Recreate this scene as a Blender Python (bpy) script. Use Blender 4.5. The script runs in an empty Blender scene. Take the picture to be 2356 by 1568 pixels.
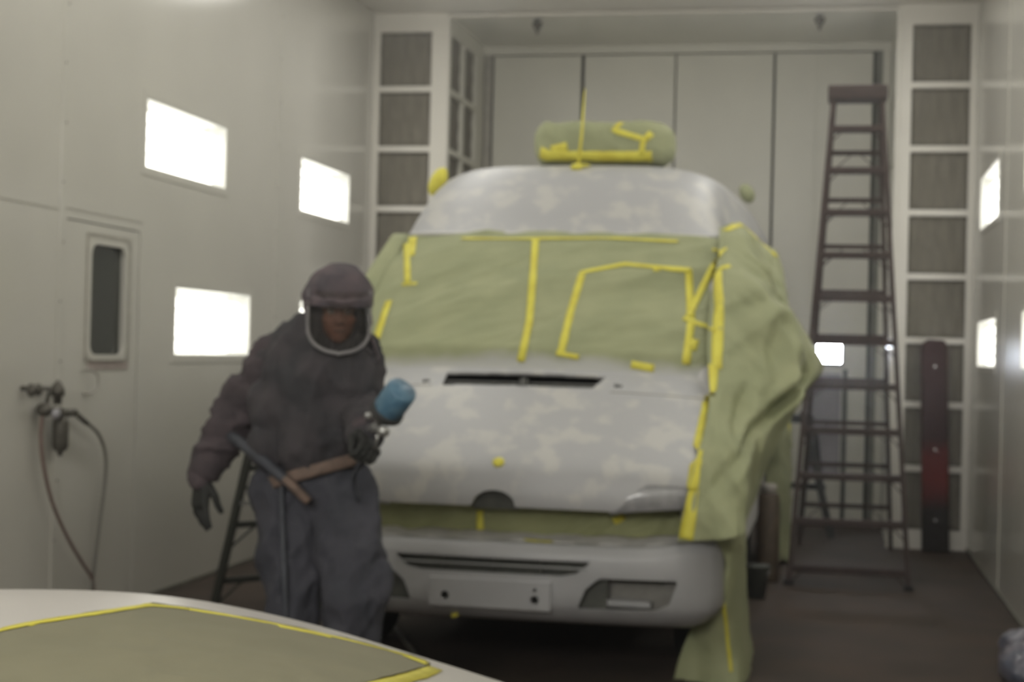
import bpy, bmesh, math, random
import numpy as np
from mathutils import Vector, Matrix, noise
from mathutils.bvhtree import BVHTree
random.seed(4)
C = bpy.context.scene.collection
sc = bpy.context.scene
PI = math.pi
ORG = {}

# ------------------------------------------------------------------ camera
YAW, PITCH, ROLL, FPX, CZ = .19679, .00627, .02505, 3656.0, 1.49
Fv = Vector((-math.sin(YAW)*math.cos(PITCH), math.cos(YAW)*math.cos(PITCH), math.sin(PITCH)))
R0 = Vector((math.cos(YAW), math.sin(YAW), 0)); U0 = R0.cross(Fv)
Rv = R0*math.cos(ROLL)+U0*math.sin(ROLL); Uv = -R0*math.sin(ROLL)+U0*math.cos(ROLL)
EYE = Vector((0, 0, CZ))
cd = bpy.data.cameras.new('camera'); cam = bpy.data.objects.new('camera', cd); C.objects.link(cam)
cam.matrix_world = Matrix(((Rv.x, Uv.x, -Fv.x, 0), (Rv.y, Uv.y, -Fv.y, 0), (Rv.z, Uv.z, -Fv.z, CZ), (0, 0, 0, 1)))
cd.sensor_width = 36; cd.lens = FPX/2356*36; cd.clip_start = .02
cd.dof.use_dof = True; cd.dof.focus_distance = 1.25; cd.dof.aperture_fstop = 11
sc.camera = cam
def ray(u, v): return Fv+Rv*((u-1178)/FPX)-Uv*((v-784)/FPX)
def A(u, v, **k):
    """the point of the place seen at pixel (u, v) that lies on the plane x=, y= or z="""
    d = ray(u, v); (a, val), = k.items(); i = 'xyz'.index(a)
    return EYE+d*((val-EYE[i])/d[i])

# ------------------------------------------------------------------ materials
MATS = {}
def mat(name, col, rough=.5, metal=0, spec=.5, var=0, vscale=8, col2=None, bump=0, bscale=60, emit=None, estr=0, coat=0, stretch=(1, 1, 1), lo=.35, hi=.65, alpha=None):
    m = bpy.data.materials.new(name); m.use_nodes = True; MATS[name] = m
    nt = m.node_tree; N = nt.nodes; L = nt.links; b = N['Principled BSDF']
    c1 = (*col, 1); b.inputs['Roughness'].default_value = rough; b.inputs['Metallic'].default_value = metal
    b.inputs['Specular IOR Level'].default_value = spec; b.inputs['Coat Weight'].default_value = coat
    b.inputs['Base Color'].default_value = c1
    tc = N.new('ShaderNodeTexCoord'); mp = N.new('ShaderNodeMapping'); mp.inputs['Scale'].default_value = stretch
    L.new(tc.outputs['Object'], mp.inputs['Vector'])
    if var or col2:
        n = N.new('ShaderNodeTexNoise'); n.inputs['Scale'].default_value = vscale; n.inputs['Detail'].default_value = 4
        L.new(mp.outputs[0], n.inputs['Vector'])
        r = N.new('ShaderNodeValToRGB'); r.color_ramp.elements[0].position = lo; r.color_ramp.elements[1].position = hi
        if col2 is None: col2 = tuple(min(1, c*(1-var)) for c in col)
        r.color_ramp.elements[0].color = (*col2, 1); r.color_ramp.elements[1].color = c1
        L.new(n.outputs['Fac'], r.inputs[0]); L.new(r.outputs[0], b.inputs['Base Color'])
    if bump:
        n2 = N.new('ShaderNodeTexNoise'); n2.inputs['Scale'].default_value = bscale; n2.inputs['Detail'].default_value = 3
        L.new(mp.outputs[0], n2.inputs['Vector'])
        bp = N.new('ShaderNodeBump'); bp.inputs['Strength'].default_value = bump; bp.inputs['Distance'].default_value = .01
        L.new(n2.outputs['Fac'], bp.inputs['Height']); L.new(bp.outputs[0], b.inputs['Normal'])
    if emit:
        b.inputs['Emission Color'].default_value = (*emit, 1); b.inputs['Emission Strength'].default_value = estr
    return m
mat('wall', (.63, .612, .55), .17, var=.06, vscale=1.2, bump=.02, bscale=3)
mat('wallfar_lit', (.80, .77, .70), .3, var=.04, vscale=1.2)  # far wall: booth paint lightened so its colour carries missing frontal light
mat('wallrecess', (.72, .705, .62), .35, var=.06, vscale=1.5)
mat('ceil', (.70, .67, .60), .5, var=.04, vscale=1)
mat('seam', (.42, .40, .35), .5, var=.2, vscale=20)
mat('gap', (.05, .055, .045), .7, var=.3, vscale=10)
mat('bolt', (.32, .30, .27), .4, metal=.6, var=.2, vscale=50)
mat('floor', (.088, .064, .050), .8, spec=.3, var=.35, vscale=2.2, bump=.15, bscale=30, col2=(.064, .050, .040))
mat('filter', (.24, .22, .18), .9, var=.25, vscale=6, stretch=(9, 9, .6), bump=.3, bscale=80)
mat('lampbox', (.85, .85, .82), .5, var=.03, vscale=5)
mat('tube', (.9, .9, .9), .5, emit=(1, .985, .93), estr=4)
mat('overhead', (.9, .9, .9), .5, emit=(1, .985, .935), estr=5.5)
mat('endfill', (.9, .9, .9), .5, emit=(1, .985, .935), estr=18)  # glow of the added end-wall fill panels
mat('daylight', (.8, .85, .9), .3, emit=(.84, .9, 1), estr=60)
mat('doorglass', (.035, .04, .03), .12, var=.2, vscale=3)
mat('kickpanel', (.36, .34, .37), .35, var=.25, vscale=4)
mat('pinkstrip', (.44, .37, .34), .5, var=.2, vscale=30)
mat('primer', (.52, .51, .485), .45, col2=(.425, .425, .43), vscale=7.5, lo=.50, hi=.60)
mat('white', (.60, .59, .58), .4, var=.05, vscale=3)
mat('bumper', (.37, .37, .375), .38, var=.08, vscale=5)
mat('coupe', (.66, .63, .61), .3, var=.03, vscale=3)
mat('paper', (.345, .36, .205), .75, col2=(.30, .32, .18), vscale=5, bump=.12, bscale=25)
mat('paperdark', (.33, .34, .17), .75, col2=(.26, .27, .13), vscale=6, bump=.12, bscale=25)
mat('papertan', (.235, .222, .145), .75, col2=(.21, .20, .13), vscale=5, bump=.1, bscale=20)
mat('tape', (.74, .68, .085), .6, col2=(.62, .54, .05), vscale=12, lo=.3, hi=.6)
mat('spray', (.60, .59, .57), .6, var=.2, vscale=14)
mat('blackplastic', (.035, .036, .034), .6, var=.3, vscale=20)
mat('dark', (.016, .017, .015), .8, var=.3, vscale=8)
mat('grille', (.09, .092, .078), .7, var=.3, vscale=30)
mat('lens', (.46, .46, .47), .15, var=.3, vscale=18, spec=.8)
mat('rubber', (.02, .02, .02), .8, var=.3, vscale=30)
mat('steel', (.45, .45, .44), .35, metal=.8, var=.2, vscale=30)
mat('brownrail', (.078, .056, .050), .75, spec=.25, var=.25, vscale=14)
mat('greenrail', (.040, .042, .034), .6, var=.25, vscale=14)
mat('brownstuff', (.12, .085, .055), .6, var=.4, vscale=14)
mat('capwhite', (.42, .39, .35), .6, var=.2, vscale=20)
mat('greybucket', (.085, .09, .078), .6, var=.2, vscale=14)
mat('regmetal', (.13, .12, .10), .5, metal=.3, var=.3, vscale=40)
mat('gaugeface', (.40, .39, .42), .3, var=.1, vscale=40)
mat('redhose', (.21, .14, .12), .6, var=.2, vscale=20)
mat('greyhose', (.19, .18, .155), .6, var=.2, vscale=20)
mat('jacket', (.060, .053, .058), .9, col2=(.042, .041, .046), vscale=9, bump=.2, bscale=90)
mat('sleeve', (.082, .064, .070), .9, col2=(.055, .045, .050), vscale=9, bump=.2, bscale=90)
mat('trousers', (.062, .062, .076), .9, col2=(.042, .044, .055), vscale=7, bump=.2, bscale=90)
mat('hoodcloth', (.135, .105, .115), .9, col2=(.08, .07, .08), vscale=14, bump=.3, bscale=80)
mat('glove', (.022, .023, .021), .7, var=.3, vscale=40)
mat('skin', (.23, .105, .065), .6, var=.25, vscale=30)
mat('eyewhite', (.45, .42, .38), .3, var=.05, vscale=30)
mat('hair', (.02, .015, .012), .9, var=.3, vscale=60)
mat('belt', (.20, .14, .11), .7, var=.3, vscale=30)
mat('rim', (.24, .23, .235), .4, var=.1, vscale=30)
mat('bluecup', (.07, .16, .25), .4, col2=(.12, .23, .32), vscale=40)
mat('seamdark', (.20, .20, .17), .6, var=.2, vscale=8)
mat('ventgrey', (.18, .18, .17), .7, var=.2, vscale=30)
mat('skirting', (.20, .19, .155), .6, var=.2, vscale=10)
mat('cupgrey', (.22, .21, .19), .4, var=.2, vscale=30)
mat('bluehose', (.06, .065, .08), .6, var=.3, vscale=30)
mat('bag', (.24, .22, .25), .3, col2=(.10, .11, .15), vscale=8, bump=.4, bscale=20)
# black panel whose colour ramps to red across its middle
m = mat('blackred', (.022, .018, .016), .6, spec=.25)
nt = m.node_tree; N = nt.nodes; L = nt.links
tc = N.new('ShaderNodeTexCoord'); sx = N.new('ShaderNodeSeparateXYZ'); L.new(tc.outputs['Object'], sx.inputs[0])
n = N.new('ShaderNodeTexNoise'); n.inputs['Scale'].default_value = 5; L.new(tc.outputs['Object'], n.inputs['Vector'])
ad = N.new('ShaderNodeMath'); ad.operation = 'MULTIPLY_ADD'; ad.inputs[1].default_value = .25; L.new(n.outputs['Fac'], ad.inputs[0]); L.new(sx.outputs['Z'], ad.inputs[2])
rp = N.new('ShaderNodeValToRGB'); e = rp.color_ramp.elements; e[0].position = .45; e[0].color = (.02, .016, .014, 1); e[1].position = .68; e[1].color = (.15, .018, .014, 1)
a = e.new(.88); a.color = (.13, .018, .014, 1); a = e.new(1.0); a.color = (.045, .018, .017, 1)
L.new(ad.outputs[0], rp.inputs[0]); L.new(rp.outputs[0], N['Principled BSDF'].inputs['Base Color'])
# clear panes
def pane_mat(name, tint, gl=.12):
    m = bpy.data.materials.new(name); m.use_nodes = True; MATS[name] = m; nt = m.node_tree; N = nt.nodes
    N.remove(N['Principled BSDF']); t = N.new('ShaderNodeBsdfTransparent'); t.inputs[0].default_value = (*tint, 1)
    g = N.new('ShaderNodeBsdfGlossy'); g.inputs['Roughness'].default_value = .15
    mx = N.new('ShaderNodeMixShader'); mx.inputs[0].default_value = gl
    nt.links.new(t.outputs[0], mx.inputs[1]); nt.links.new(g.outputs[0], mx.inputs[2]); nt.links.new(mx.outputs[0], N['Material Output'].inputs[0])
pane_mat('clearpane', (.93, .93, .92), .05); pane_mat('visorpane', (.72, .70, .68), .05)

# ------------------------------------------------------------------ mesh helpers
def new_obj(name, me, m, parent=None, smooth=False, org=None):
    o = bpy.data.objects.new(name, me); C.objects.link(o)
    if parent is not None: o.parent = parent; org = ORG[parent.name]
    org = Vector(org) if org is not None else Vector((0, 0, 0))
    me.transform(Matrix.Translation(-org))
    if parent is None: o.location = org
    ORG[o.name] = org
    if m is not None:
        me.materials.clear(); me.materials.append(MATS[m] if isinstance(m, str) else m)
    if smooth:
        for p in me.polygons: p.use_smooth = True
    return o
def mk(name, V, F, m, parent=None, smooth=False, thick=0, bevel=0, seg=2, org=None, off=-1):
    me = bpy.data.meshes.new(name); me.from_pydata([tuple(v) for v in V], [], F); me.validate()
    bm = bmesh.new(); bm.from_mesh(me); bmesh.ops.recalc_face_normals(bm, faces=bm.faces) if not thick else None; bm.to_mesh(me); bm.free()
    o = new_obj(name, me, m, parent, smooth, org)
    if thick:
        s = o.modifiers.new('s', 'SOLIDIFY'); s.thickness = thick; s.offset = off
    if bevel:
        b = o.modifiers.new('b', 'BEVEL'); b.width = bevel; b.segments = seg; b.limit_method = 'ANGLE'
    return o
class MB:
    def __init__(s): s.V = []; s.F = []
    def add(s, V, F):
        n = len(s.V); s.V += [Vector(v) for v in V]; s.F += [[i+n for i in f] for f in F]; return s
    def box(s, lo, hi):
        x0, y0, z0 = lo; x1, y1, z1 = hi
        return s.add([(x0, y0, z0), (x1, y0, z0), (x1, y1, z0), (x0, y1, z0), (x0, y0, z1), (x1, y0, z1), (x1, y1, z1), (x0, y1, z1)],
                     [(0, 3, 2, 1), (4, 5, 6, 7), (0, 1, 5, 4), (1, 2, 6, 5), (2, 3, 7, 6), (3, 0, 4, 7)])
    def bar(s, p, q, w, d, up=(0, 0, 1)):
        """square bar from p to q, w across, d along the other side"""
        p = Vector(p); q = Vector(q); t = (q-p).normalized(); a = t.cross(Vector(up))
        if a.length < 1e-4: a = t.cross(Vector((0, 1, 0)))
        a.normalize(); b = a.cross(t)
        V = [e+a*(sx*w/2)+b*(sy*d/2) for e in (p, q) for sx, sy in ((-1, -1), (1, -1), (1, 1), (-1, 1))]
        return s.add(V, [(0, 1, 2, 3), (7, 6, 5, 4), (0, 4, 5, 1), (1, 5, 6, 2), (2, 6, 7, 3), (3, 7, 4, 0)])
    def tube(s, pts, r, n=12, cap=True):
        pts = [Vector(p) for p in pts]; rs = r if isinstance(r, (list, tuple)) else [r]*len(pts)
        V = []; F = []; prev = None
        for i, p in enumerate(pts):
            t = (pts[min(i+1, len(pts)-1)]-pts[max(i-1, 0)]).normalized()
            a = prev if prev is not None else (Vector((0, 0, 1)) if abs(t.z) < .9 else Vector((1, 0, 0)))
            a = (a-t*a.dot(t)).normalized(); prev = a; b = t.cross(a)
            V += [p+(a*math.cos(2*PI*k/n)+b*math.sin(2*PI*k/n))*rs[i] for k in range(n)]
        for i in range(len(pts)-1):
            for k in range(n): F.append((i*n+k, i*n+(k+1) % n, (i+1)*n+(k+1) % n, (i+1)*n+k))
        if cap: F.append(tuple(range(n))[::-1]); F.append(tuple((len(pts)-1)*n+k for k in range(n)))
        return s.add(V, F)
    def lathe(s, base, axis, prof, n=24):
        """prof: (distance along axis, radius)"""
        base = Vector(base); ax = Vector(axis).normalized(); return s.tube([base+ax*h+ax*1e-5*i for i, (h, r) in enumerate(prof)], [max(r, 1e-4) for h, r in prof], n)
    def ball(s, c, r, n=16, m=10, rot=None):
        r = Vector(r) if not isinstance(r, (int, float)) else Vector((r, r, r)); c = Vector(c); V = []; F = []
        for i in range(m+1):
            th = PI*i/m
            for k in range(n):
                p = Vector((math.sin(th)*math.cos(2*PI*k/n)*r.x, math.sin(th)*math.sin(2*PI*k/n)*r.y, math.cos(th)*r.z))
                V.append(c+(rot @ p if rot else p))
        for i in range(m):
            for k in range(n): F.append((i*n+k, i*n+(k+1) % n, (i+1)*n+(k+1) % n, (i+1)*n+k))
        return s.add(V, F)
    def cone(s, p, rp, q, rq, n=16):
        """tapered capsule"""
        p = Vector(p); q = Vector(q); t = (q-p).normalized(); P = []; Rr = []
        for k in range(5): a = PI/2*(k/4); P.append(p-t*rp*math.cos(a)); Rr.append(max(rp*math.sin(a), 1e-4))
        for k in range(5): a = PI/2*(k/4); P.append(q+t*rq*math.sin(a)); Rr.append(max(rq*math.cos(a), 1e-4))
        return s.tube(P, Rr, n)
    def go(s, name, m, parent=None, **k): return mk(name, s.V, s.F, m, parent, **k)
def sm(a, b, x): t = max(0, min(1, (x-a)/(b-a))); return t*t*(3-2*t)
def cr(P, n):
    """Catmull-Rom through the points, n samples"""
    P = [Vector(p) for p in P]; out = []; m = len(P)-1
    for i in range(n):
        t = i/(n-1)*m; k = min(int(t), m-1); f = t-k
        a = P[k-1] if k else P[0]*2-P[1]; b = P[k]; c = P[k+1]; d = P[k+2] if k+2 <= m else P[m]*2-P[m-1]
        out.append(.5*((2*b)+(c-a)*f+(2*a-5*b+4*c-d)*f*f+(3*b-a-3*c+d)*f**3))
    return out
def grid(name, S, nu, nv, m, parent=None, thick=.002, smooth=True, skip=None, off=-1, org=None):
    V = []; F = []
    for j in range(nv):
        for i in range(nu): V.append(S(i/(nu-1), j/(nv-1)))
    for j in range(nv-1):
        for i in range(nu-1):
            if skip and skip((i+.5)/(nu-1), (j+.5)/(nv-1)): continue
            F.append((j*nu+i, j*nu+i+1, (j+1)*nu+i+1, (j+1)*nu+i))
    return mk(name, V, F, m, parent, smooth=smooth, thick=thick, off=off, org=org), (V, F)
def cgrid(rows, nu, nv):
    """control rows of points -> a smooth surface function"""
    R = [cr(r, nu) for r in rows]; cols = [cr([r[i] for r in R], nv) for i in range(nu)]
    return lambda u, v: cols[min(nu-1, round(u*(nu-1)))][min(nv-1, round(v*(nv-1)))].copy()
def crumple(p, amp, sc_, seed=0, ridge=True):
    q = Vector(p)*sc_+Vector((seed*7.3, seed*3.1, seed*1.7)); a = 0; k = 1
    for i in range(3):
        n_ = noise.noise(q*k); a += ((1-abs(n_)*2.2) if ridge else n_)/k; k *= 2.1
    return a*amp
def prism(name, poly, y0, y1, m, parent=None, **k):
    """poly in (x, z), extruded in y"""
    n = len(poly); V = [(x, y0, z) for x, z in poly]+[(x, y1, z) for x, z in poly]
    F = [tuple(range(n)), tuple(range(2*n-1, n-1, -1))]+[(i, i+n, (i+1) % n+n, (i+1) % n) for i in range(n)]
    return mk(name, V, F, m, parent, **k)
def apply_mods(o):
    bpy.context.view_layer.update(); dg = bpy.context.evaluated_depsgraph_get()
    me = bpy.data.meshes.new_from_object(o.evaluated_get(dg)); o.modifiers.clear(); o.data = me
def cut(o, cutters):
    for c in cutters:
        b = o.modifiers.new('cut', 'BOOLEAN'); b.object = c; b.operation = 'DIFFERENCE'; b.solver = 'EXACT'
    apply_mods(o)
    for c in cutters: bpy.data.objects.remove(c, do_unlink=True)
def blob(name, mb, m, parent=None, voxel=.012, smooth=6, wr=0, wscale=9, seed=0, stretch=(1, 1, 1), org=None):
    """many overlapping rounded shapes fused to one continuous skin, with cloth folds"""
    o = mb.go(name, m, parent, org=org)
    r = o.modifiers.new('r', 'REMESH'); r.mode = 'VOXEL'; r.voxel_size = voxel
    s = o.modifiers.new('s', 'SMOOTH'); s.iterations = smooth; s.factor = .5
    apply_mods(o); me = o.data
    if wr:
        nrm = [v.normal.copy() for v in me.vertices]
        for v, n_ in zip(me.vertices, nrm):
            q = Vector((v.co.x*stretch[0], v.co.y*stretch[1], v.co.z*stretch[2])); v.co += n_*crumple(q, wr, wscale, seed)
    for p in me.polygons: p.use_smooth = True
    me.materials.clear(); me.materials.append(MATS[m])
    return o
def empty(name, loc, label=None, cat=None, group=None, kind=None):
    o = bpy.data.objects.new(name, None); C.objects.link(o); o.location = loc; o.empty_display_size = .1; ORG[o.name] = Vector(loc)
    return tag(o, label, cat, group, kind)
def tag(o, label=None, cat=None, group=None, kind=None):
    if label: o['label'] = label
    if cat: o['category'] = cat
    if group: o['group'] = group
    if kind: o['kind'] = kind
    return o
def struct(o): o['kind'] = 'structure'; return o
def dup(root, loc, label=None, rz=None):
    r = root.copy(); C.objects.link(r); r.location = loc; ORG[r.name] = Vector(loc)
    if rz is not None: r.rotation_euler = (0, 0, rz)
    if label: r['label'] = label
    for ch in list(root.children):
        c = ch.copy(); C.objects.link(c); c.parent = r
        for g in list(ch.children):
            d = g.copy(); C.objects.link(d); d.parent = c
    return r

# ------------------------------------------------------------------ the booth
XL, XR, YF, YB, H = -3.855, 1.107, 13.01, 14.45, 4.33
RX0, RX1 = -3.206, .49
def wall_holes(name, axis, val, thick, a0, a1, z0, z1, holes, m='wall'):
    """a flat wall on plane axis=val from a0..a1 and z0..z1 with rectangular holes (a0, a1, z0, z1)"""
    As = sorted({a0, a1}|{h[0] for h in holes}|{h[1] for h in holes}); Zs = sorted({z0, z1}|{h[2] for h in holes}|{h[3] for h in holes})
    mb = MB(); V = {}; 
    def vid(a, z):
        if (a, z) not in V: V[(a, z)] = len(mb.V); mb.V.append(Vector((val, a, z)) if axis == 'x' else Vector((a, val, z)))
        return V[(a, z)]
    for i in range(len(As)-1):
        for j in range(len(Zs)-1):
            ca, cz = (As[i]+As[i+1])/2, (Zs[j]+Zs[j+1])/2
            if any(h[0] < ca < h[1] and h[2] < cz < h[3] for h in holes): continue
            mb.F.append((vid(As[i], Zs[j]), vid(As[i+1], Zs[j]), vid(As[i+1], Zs[j+1]), vid(As[i], Zs[j+1])))
    o = mk(name, mb.V, [list(f) for f in mb.F], m); me = o.data
    bm = bmesh.new(); bm.from_mesh(me)
    s = Vector((1, 0, 0)) if axis == 'x' else Vector((0, 1, 0))
    bmesh.ops.solidify(bm, geom=bm.faces[:], thickness=0) if False else None
    bm.to_mesh(me); bm.free()
    sd = o.modifiers.new('s', 'SOLIDIFY'); sd.thickness = abs(thick)
    nrm = me.polygons[0].normal; d = nrm.dot(s)*(1 if thick > 0 else -1); sd.offset = 1 if d > 0 else -1
    return struct(o)
FIX = []   # (side, y0, y1, z0, z1, label)
UP = (2.49, 2.885); LO = (1.415, 1.825)
LEFT = [(8.49, 9.71, *UP, 'upper wall light above and beside the service door, largest lit panel of the left wall'),
        (11.2, 12.40, *UP, 'upper wall light nearest the left filter column'),
        (8.965, 10.215, *LO, 'lower wall light between the service door and the painter, brightest square panel'),
        (11.25, 12.45, *LO, 'lower wall light mostly hidden behind the painter and van'),
        (5.50, 6.70, *UP, 'upper wall light before the service door, just outside the picture'),
        (3.04, 4.26, *UP, 'upper wall light beside the camera, left wall, outside the picture')]
RIGHT = [(8.45, 9.70, *UP, 'upper wall light cut by the picture edge, right wall'),
         (11.2, 12.5, *UP, 'slanting upper wall light beside the right filter column'),
         (8.45, 9.70, 1.46, 1.80, 'lower wall light cut by the picture edge, right wall'),
         (11.2, 12.5, 1.46, 1.80, 'narrow lower wall light beside the right filter column'),
         (5.76, 6.98, *UP, 'upper wall light before the picture edge, right wall'),
         (3.04, 4.26, *UP, 'upper wall light beside the camera, right wall, outside the picture')]
door_hole = (7.56, 8.452, 0, 2.117)
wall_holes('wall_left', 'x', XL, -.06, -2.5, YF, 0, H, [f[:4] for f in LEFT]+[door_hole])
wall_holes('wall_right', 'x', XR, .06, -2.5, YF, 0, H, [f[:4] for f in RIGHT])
FZ = [.135+.508*k for k in range(8)]          # filter openings
HOL = .458
LC, RC = -3.80, .60
wall_holes('wall_far_left', 'y', YF, .05, XL, RX0, 0, H, [(LC, LC+.453, z+.02, z+.02+HOL) for z in FZ], 'wallfar_lit')
wall_holes('wall_far_right', 'y', YF, .05, RX1, XR, 0, H, [(RC, RC+.45, z+.02, z+.02+HOL) for z in FZ], 'wallfar_lit')
RY = [YF+.13, YF+.13+.52]
wall_holes('wall_recess_left', 'x', RX0, -.05, YF+.055, YB, 0, H, [(y, y+.46, z+.02, z+.02+HOL) for y in RY for z in FZ], 'wallrecess')
wall_holes('wall_recess_right', 'x', RX1, .05, YF+.055, YB, 0, H, [(y, y+.46, z+.02, z+.02+HOL) for y in RY for z in FZ], 'wallrecess')
struct(MB().box((XL-.1, -2.6, -.1), (XR+.1, YB+.2, 0)).go('floor', 'floor'))
struct(MB().box((XL-.1, -2.6, H), (XR+.1, YF+.03, H+.1)).go('ceiling', 'ceil'))
struct(MB().box((RX0, YF-.02, 4.312), (RX1, YB, 4.32)).go('ceiling_recess', 'wallrecess'))
struct(MB().box((RX0-.06, YB+.05, 0), (RX1+.06, YB+.15, H)).go('wall_back', 'gap'))
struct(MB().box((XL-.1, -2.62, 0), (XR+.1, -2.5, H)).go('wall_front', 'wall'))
# filters: each pad is a thing in its opening
ORD = ['topmost', 'second from the top', 'third from the top', 'fourth from the top', 'fifth from the top', 'sixth from the top', 'seventh from the top', 'lowest']
pad_me = {}
def pad(axis, c, k, label, group):
    key = axis
    if key not in pad_me:
        mb = MB(); n = 12
        V = []; F = []
        for j in range(n+1):
            for i in range(n+1):
                a = -.225+.45*i/n; z = -.227+.454*j/n; d = .006*math.sin(i*2.1)+.004*math.sin(j*1.3+i)
                V.append((a, d, z) if axis == 'y' else (d, a, z))
        for j in range(n):
            for i in range(n): F.append((j*(n+1)+i, j*(n+1)+i+1, (j+1)*(n+1)+i+1, (j+1)*(n+1)+i))
        me = bpy.data.meshes.new('exhaust_filter'); me.from_pydata(V, [], F); me.materials.append(MATS['filter'])
        for p in me.polygons: p.use_smooth = True
        pad_me[key] = me
    o = bpy.data.objects.new('exhaust_filter', pad_me[key]); C.objects.link(o); o.location = c; ORG[o.name] = Vector(c)
    s = o.modifiers.new('s', 'SOLIDIFY'); s.thickness = .012
    tag(o, label, 'filter', group)
for k, z in enumerate(FZ):
    t = ORD[7-k]
    pad('y', (LC+.2265, YF+.035, z+.02+HOL/2), k, f'dark square exhaust filter beside the left wall, {t} in its column', 'exhaust filters in the far wall')
    pad('y', (RC+.225, YF+.035, z+.02+HOL/2), k, f'dark square exhaust filter beside the right wall, {t} in its column', 'exhaust filters in the far wall')
    for y, w in zip(RY, ('front', 'rear')):
        pad('x', (RX0-.035, y+.23, z+.02+HOL/2), k, f'filter in the left side of the door recess, {w} column, {t}', 'exhaust filters in the recess sides')
        pad('x', (RX1+.035, y+.23, z+.02+HOL/2), k, f'filter in the right side of the door recess, {w} column, {t}', 'exhaust filters in the recess sides')
# seams and bolted flanges
tn = [0]
def trim(mb, m, **k):
    tn[0] += 1; return struct(mb.go(f'trim_{tn[0]}', m, **k))
for x, s in ((XL, 1), (XR, -1)):
    for y in ((7.50, 4.6, 1.7, 10.70, 12.95) if s > 0 else (10.72, 12.95, 7.9, 4.6, 1.7)):
        trim(MB().box((min(x, x+s*.006), y-.03, 0), (max(x, x+s*.006), y+.03, H)), 'wall', bevel=.002)
        mb = MB()
        for k in range(14): mb.lathe((x+s*.006, y-.005 if k % 2 else y+.012, .16+.305*k), (s, 0, 0), [(0, .007), (.004, .006), (.006, .003)], 8)
        trim(mb, 'bolt')
trim(MB().box((XL, -2.5, 2.150), (XL+.0025, 7.47, 2.156)), 'seam')
trim(MB().box((XL, 7.53, 2.165), (XL+.0025, 8.47, 2.171)), 'seam')
trim(MB().box((RX0-.02, YF-.012, 0), (RX0+.012, YF+.06, H)), 'wallfar_lit', bevel=.004)
trim(MB().box((RX1-.012, YF-.012, 0), (RX1+.02, YF+.06, H)), 'wallfar_lit', bevel=.004)
trim(MB().box((RX0, YF-.02, 4.285), (RX1, YF+.03, H)), 'ceil', bevel=.004)
trim(MB().box((XR-.012, -2.5, 0), (XR, YF, .03)), 'skirting', bevel=.002)
trim(MB().box((XL, 8.47, 0), (XL+.012, YF, .03)), 'skirting', bevel=.002)

# wall lights
def wall_light(side, y0, y1, z0, z1, label):
    x = XL if side > 0 else XR; o = -side; d = .13
    t = empty('wall_light', (x, (y0+y1)/2, z0), label, 'light', 'recessed fluorescent lights in the booth walls')
    X = lambda a: x+o*a       # a>0 goes behind the wall
    def bx(mb, a0, a1, b0, b1, c0, c1): return mb.box((min(X(a0), X(a1)), b0, c0), (max(X(a0), X(a1)), b1, c1))
    mb = MB(); bx(mb, d, d+.01, y0, y1, z0, z1); g=.005; bx(mb, .001, d, y0-.01, y0+g, z0, z1); bx(mb, .001, d, y1-g, y1+.01, z0, z1); bx(mb, .001, d, y0+g, y1-g, z0-.01, z0+g); bx(mb, .001, d, y0+g, y1-g, z1-g, z1+.01)
    mb.go('housing', 'lampbox', t)
    mb = MB(); w = .045; f = -.005
    bx(mb, f, 0, y0-w, y0, z0-w, z1+w); bx(mb, f, 0, y1, y1+w, z0-w, z1+w); bx(mb, f, 0, y0, y1, z0-w, z0); bx(mb, f, 0, y0, y1, z1, z1+w)
    for k in range(7):
        for zz in (z0-.024, z1+.024): mb.lathe((x+o*f, y0+(y1-y0)*k/6, zz), (side, 0, 0), [(0, .006), (.004, .005)], 6)
    mb.go('frame', 'wall', t)
    n = 4; g = (z1-z0)/(n+.6)
    for k in range(n):
        zc = z0+g*(k+.62); MB().tube([(X(.075), y0+.05, zc), (X(.075), y1-.06, zc)], .027, 10).go('fluorescent_tube', 'tube', t, smooth=False)
    bx(MB(), .004, .008, y0, y1, z0, z1).go('pane', 'clearpane', t)
for f in LEFT: wall_light(1, *f)
for f in RIGHT: wall_light(-1, *f)
# lights in the corner between wall and ceiling, over the part of the booth before the van
for x, s, nm in ((XL, 1, 'left'), (XR, -1, 'right')):
    for q, y in enumerate((11.6, 10.2, 8.8, 7.4, 6.0)):
        t = empty('ceiling_light', (x+s*1.12, y, H-.03), f'long ceiling light above the {nm} wall, number {q+1} from the filters, outside the picture', 'light', 'ceiling lights along the walls')
        a = Vector((x+s*.85, 0, H-.03)); b = Vector((x+s*1.40, 0, H-.03)); y0, y1 = y-.6, y+.6
        mk('diffuser', [(a.x, y0, a.z), (a.x, y1, a.z), (b.x, y1, b.z), (b.x, y0, b.z)], [(0, 1, 2, 3)], 'overhead', t)
        mb = MB()
        for yy in (y0-.02, y1+.02): mb.bar((a.x, yy, a.z), (b.x, yy, b.z), .04, .03, (0, 1, 0))
        mb.bar((a.x, y0, a.z), (a.x, y1, a.z), .03, .03); mb.bar((b.x, y0, b.z), (b.x, y1, b.z), .03, .03); mb.go('frame', 'wall', t)

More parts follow.
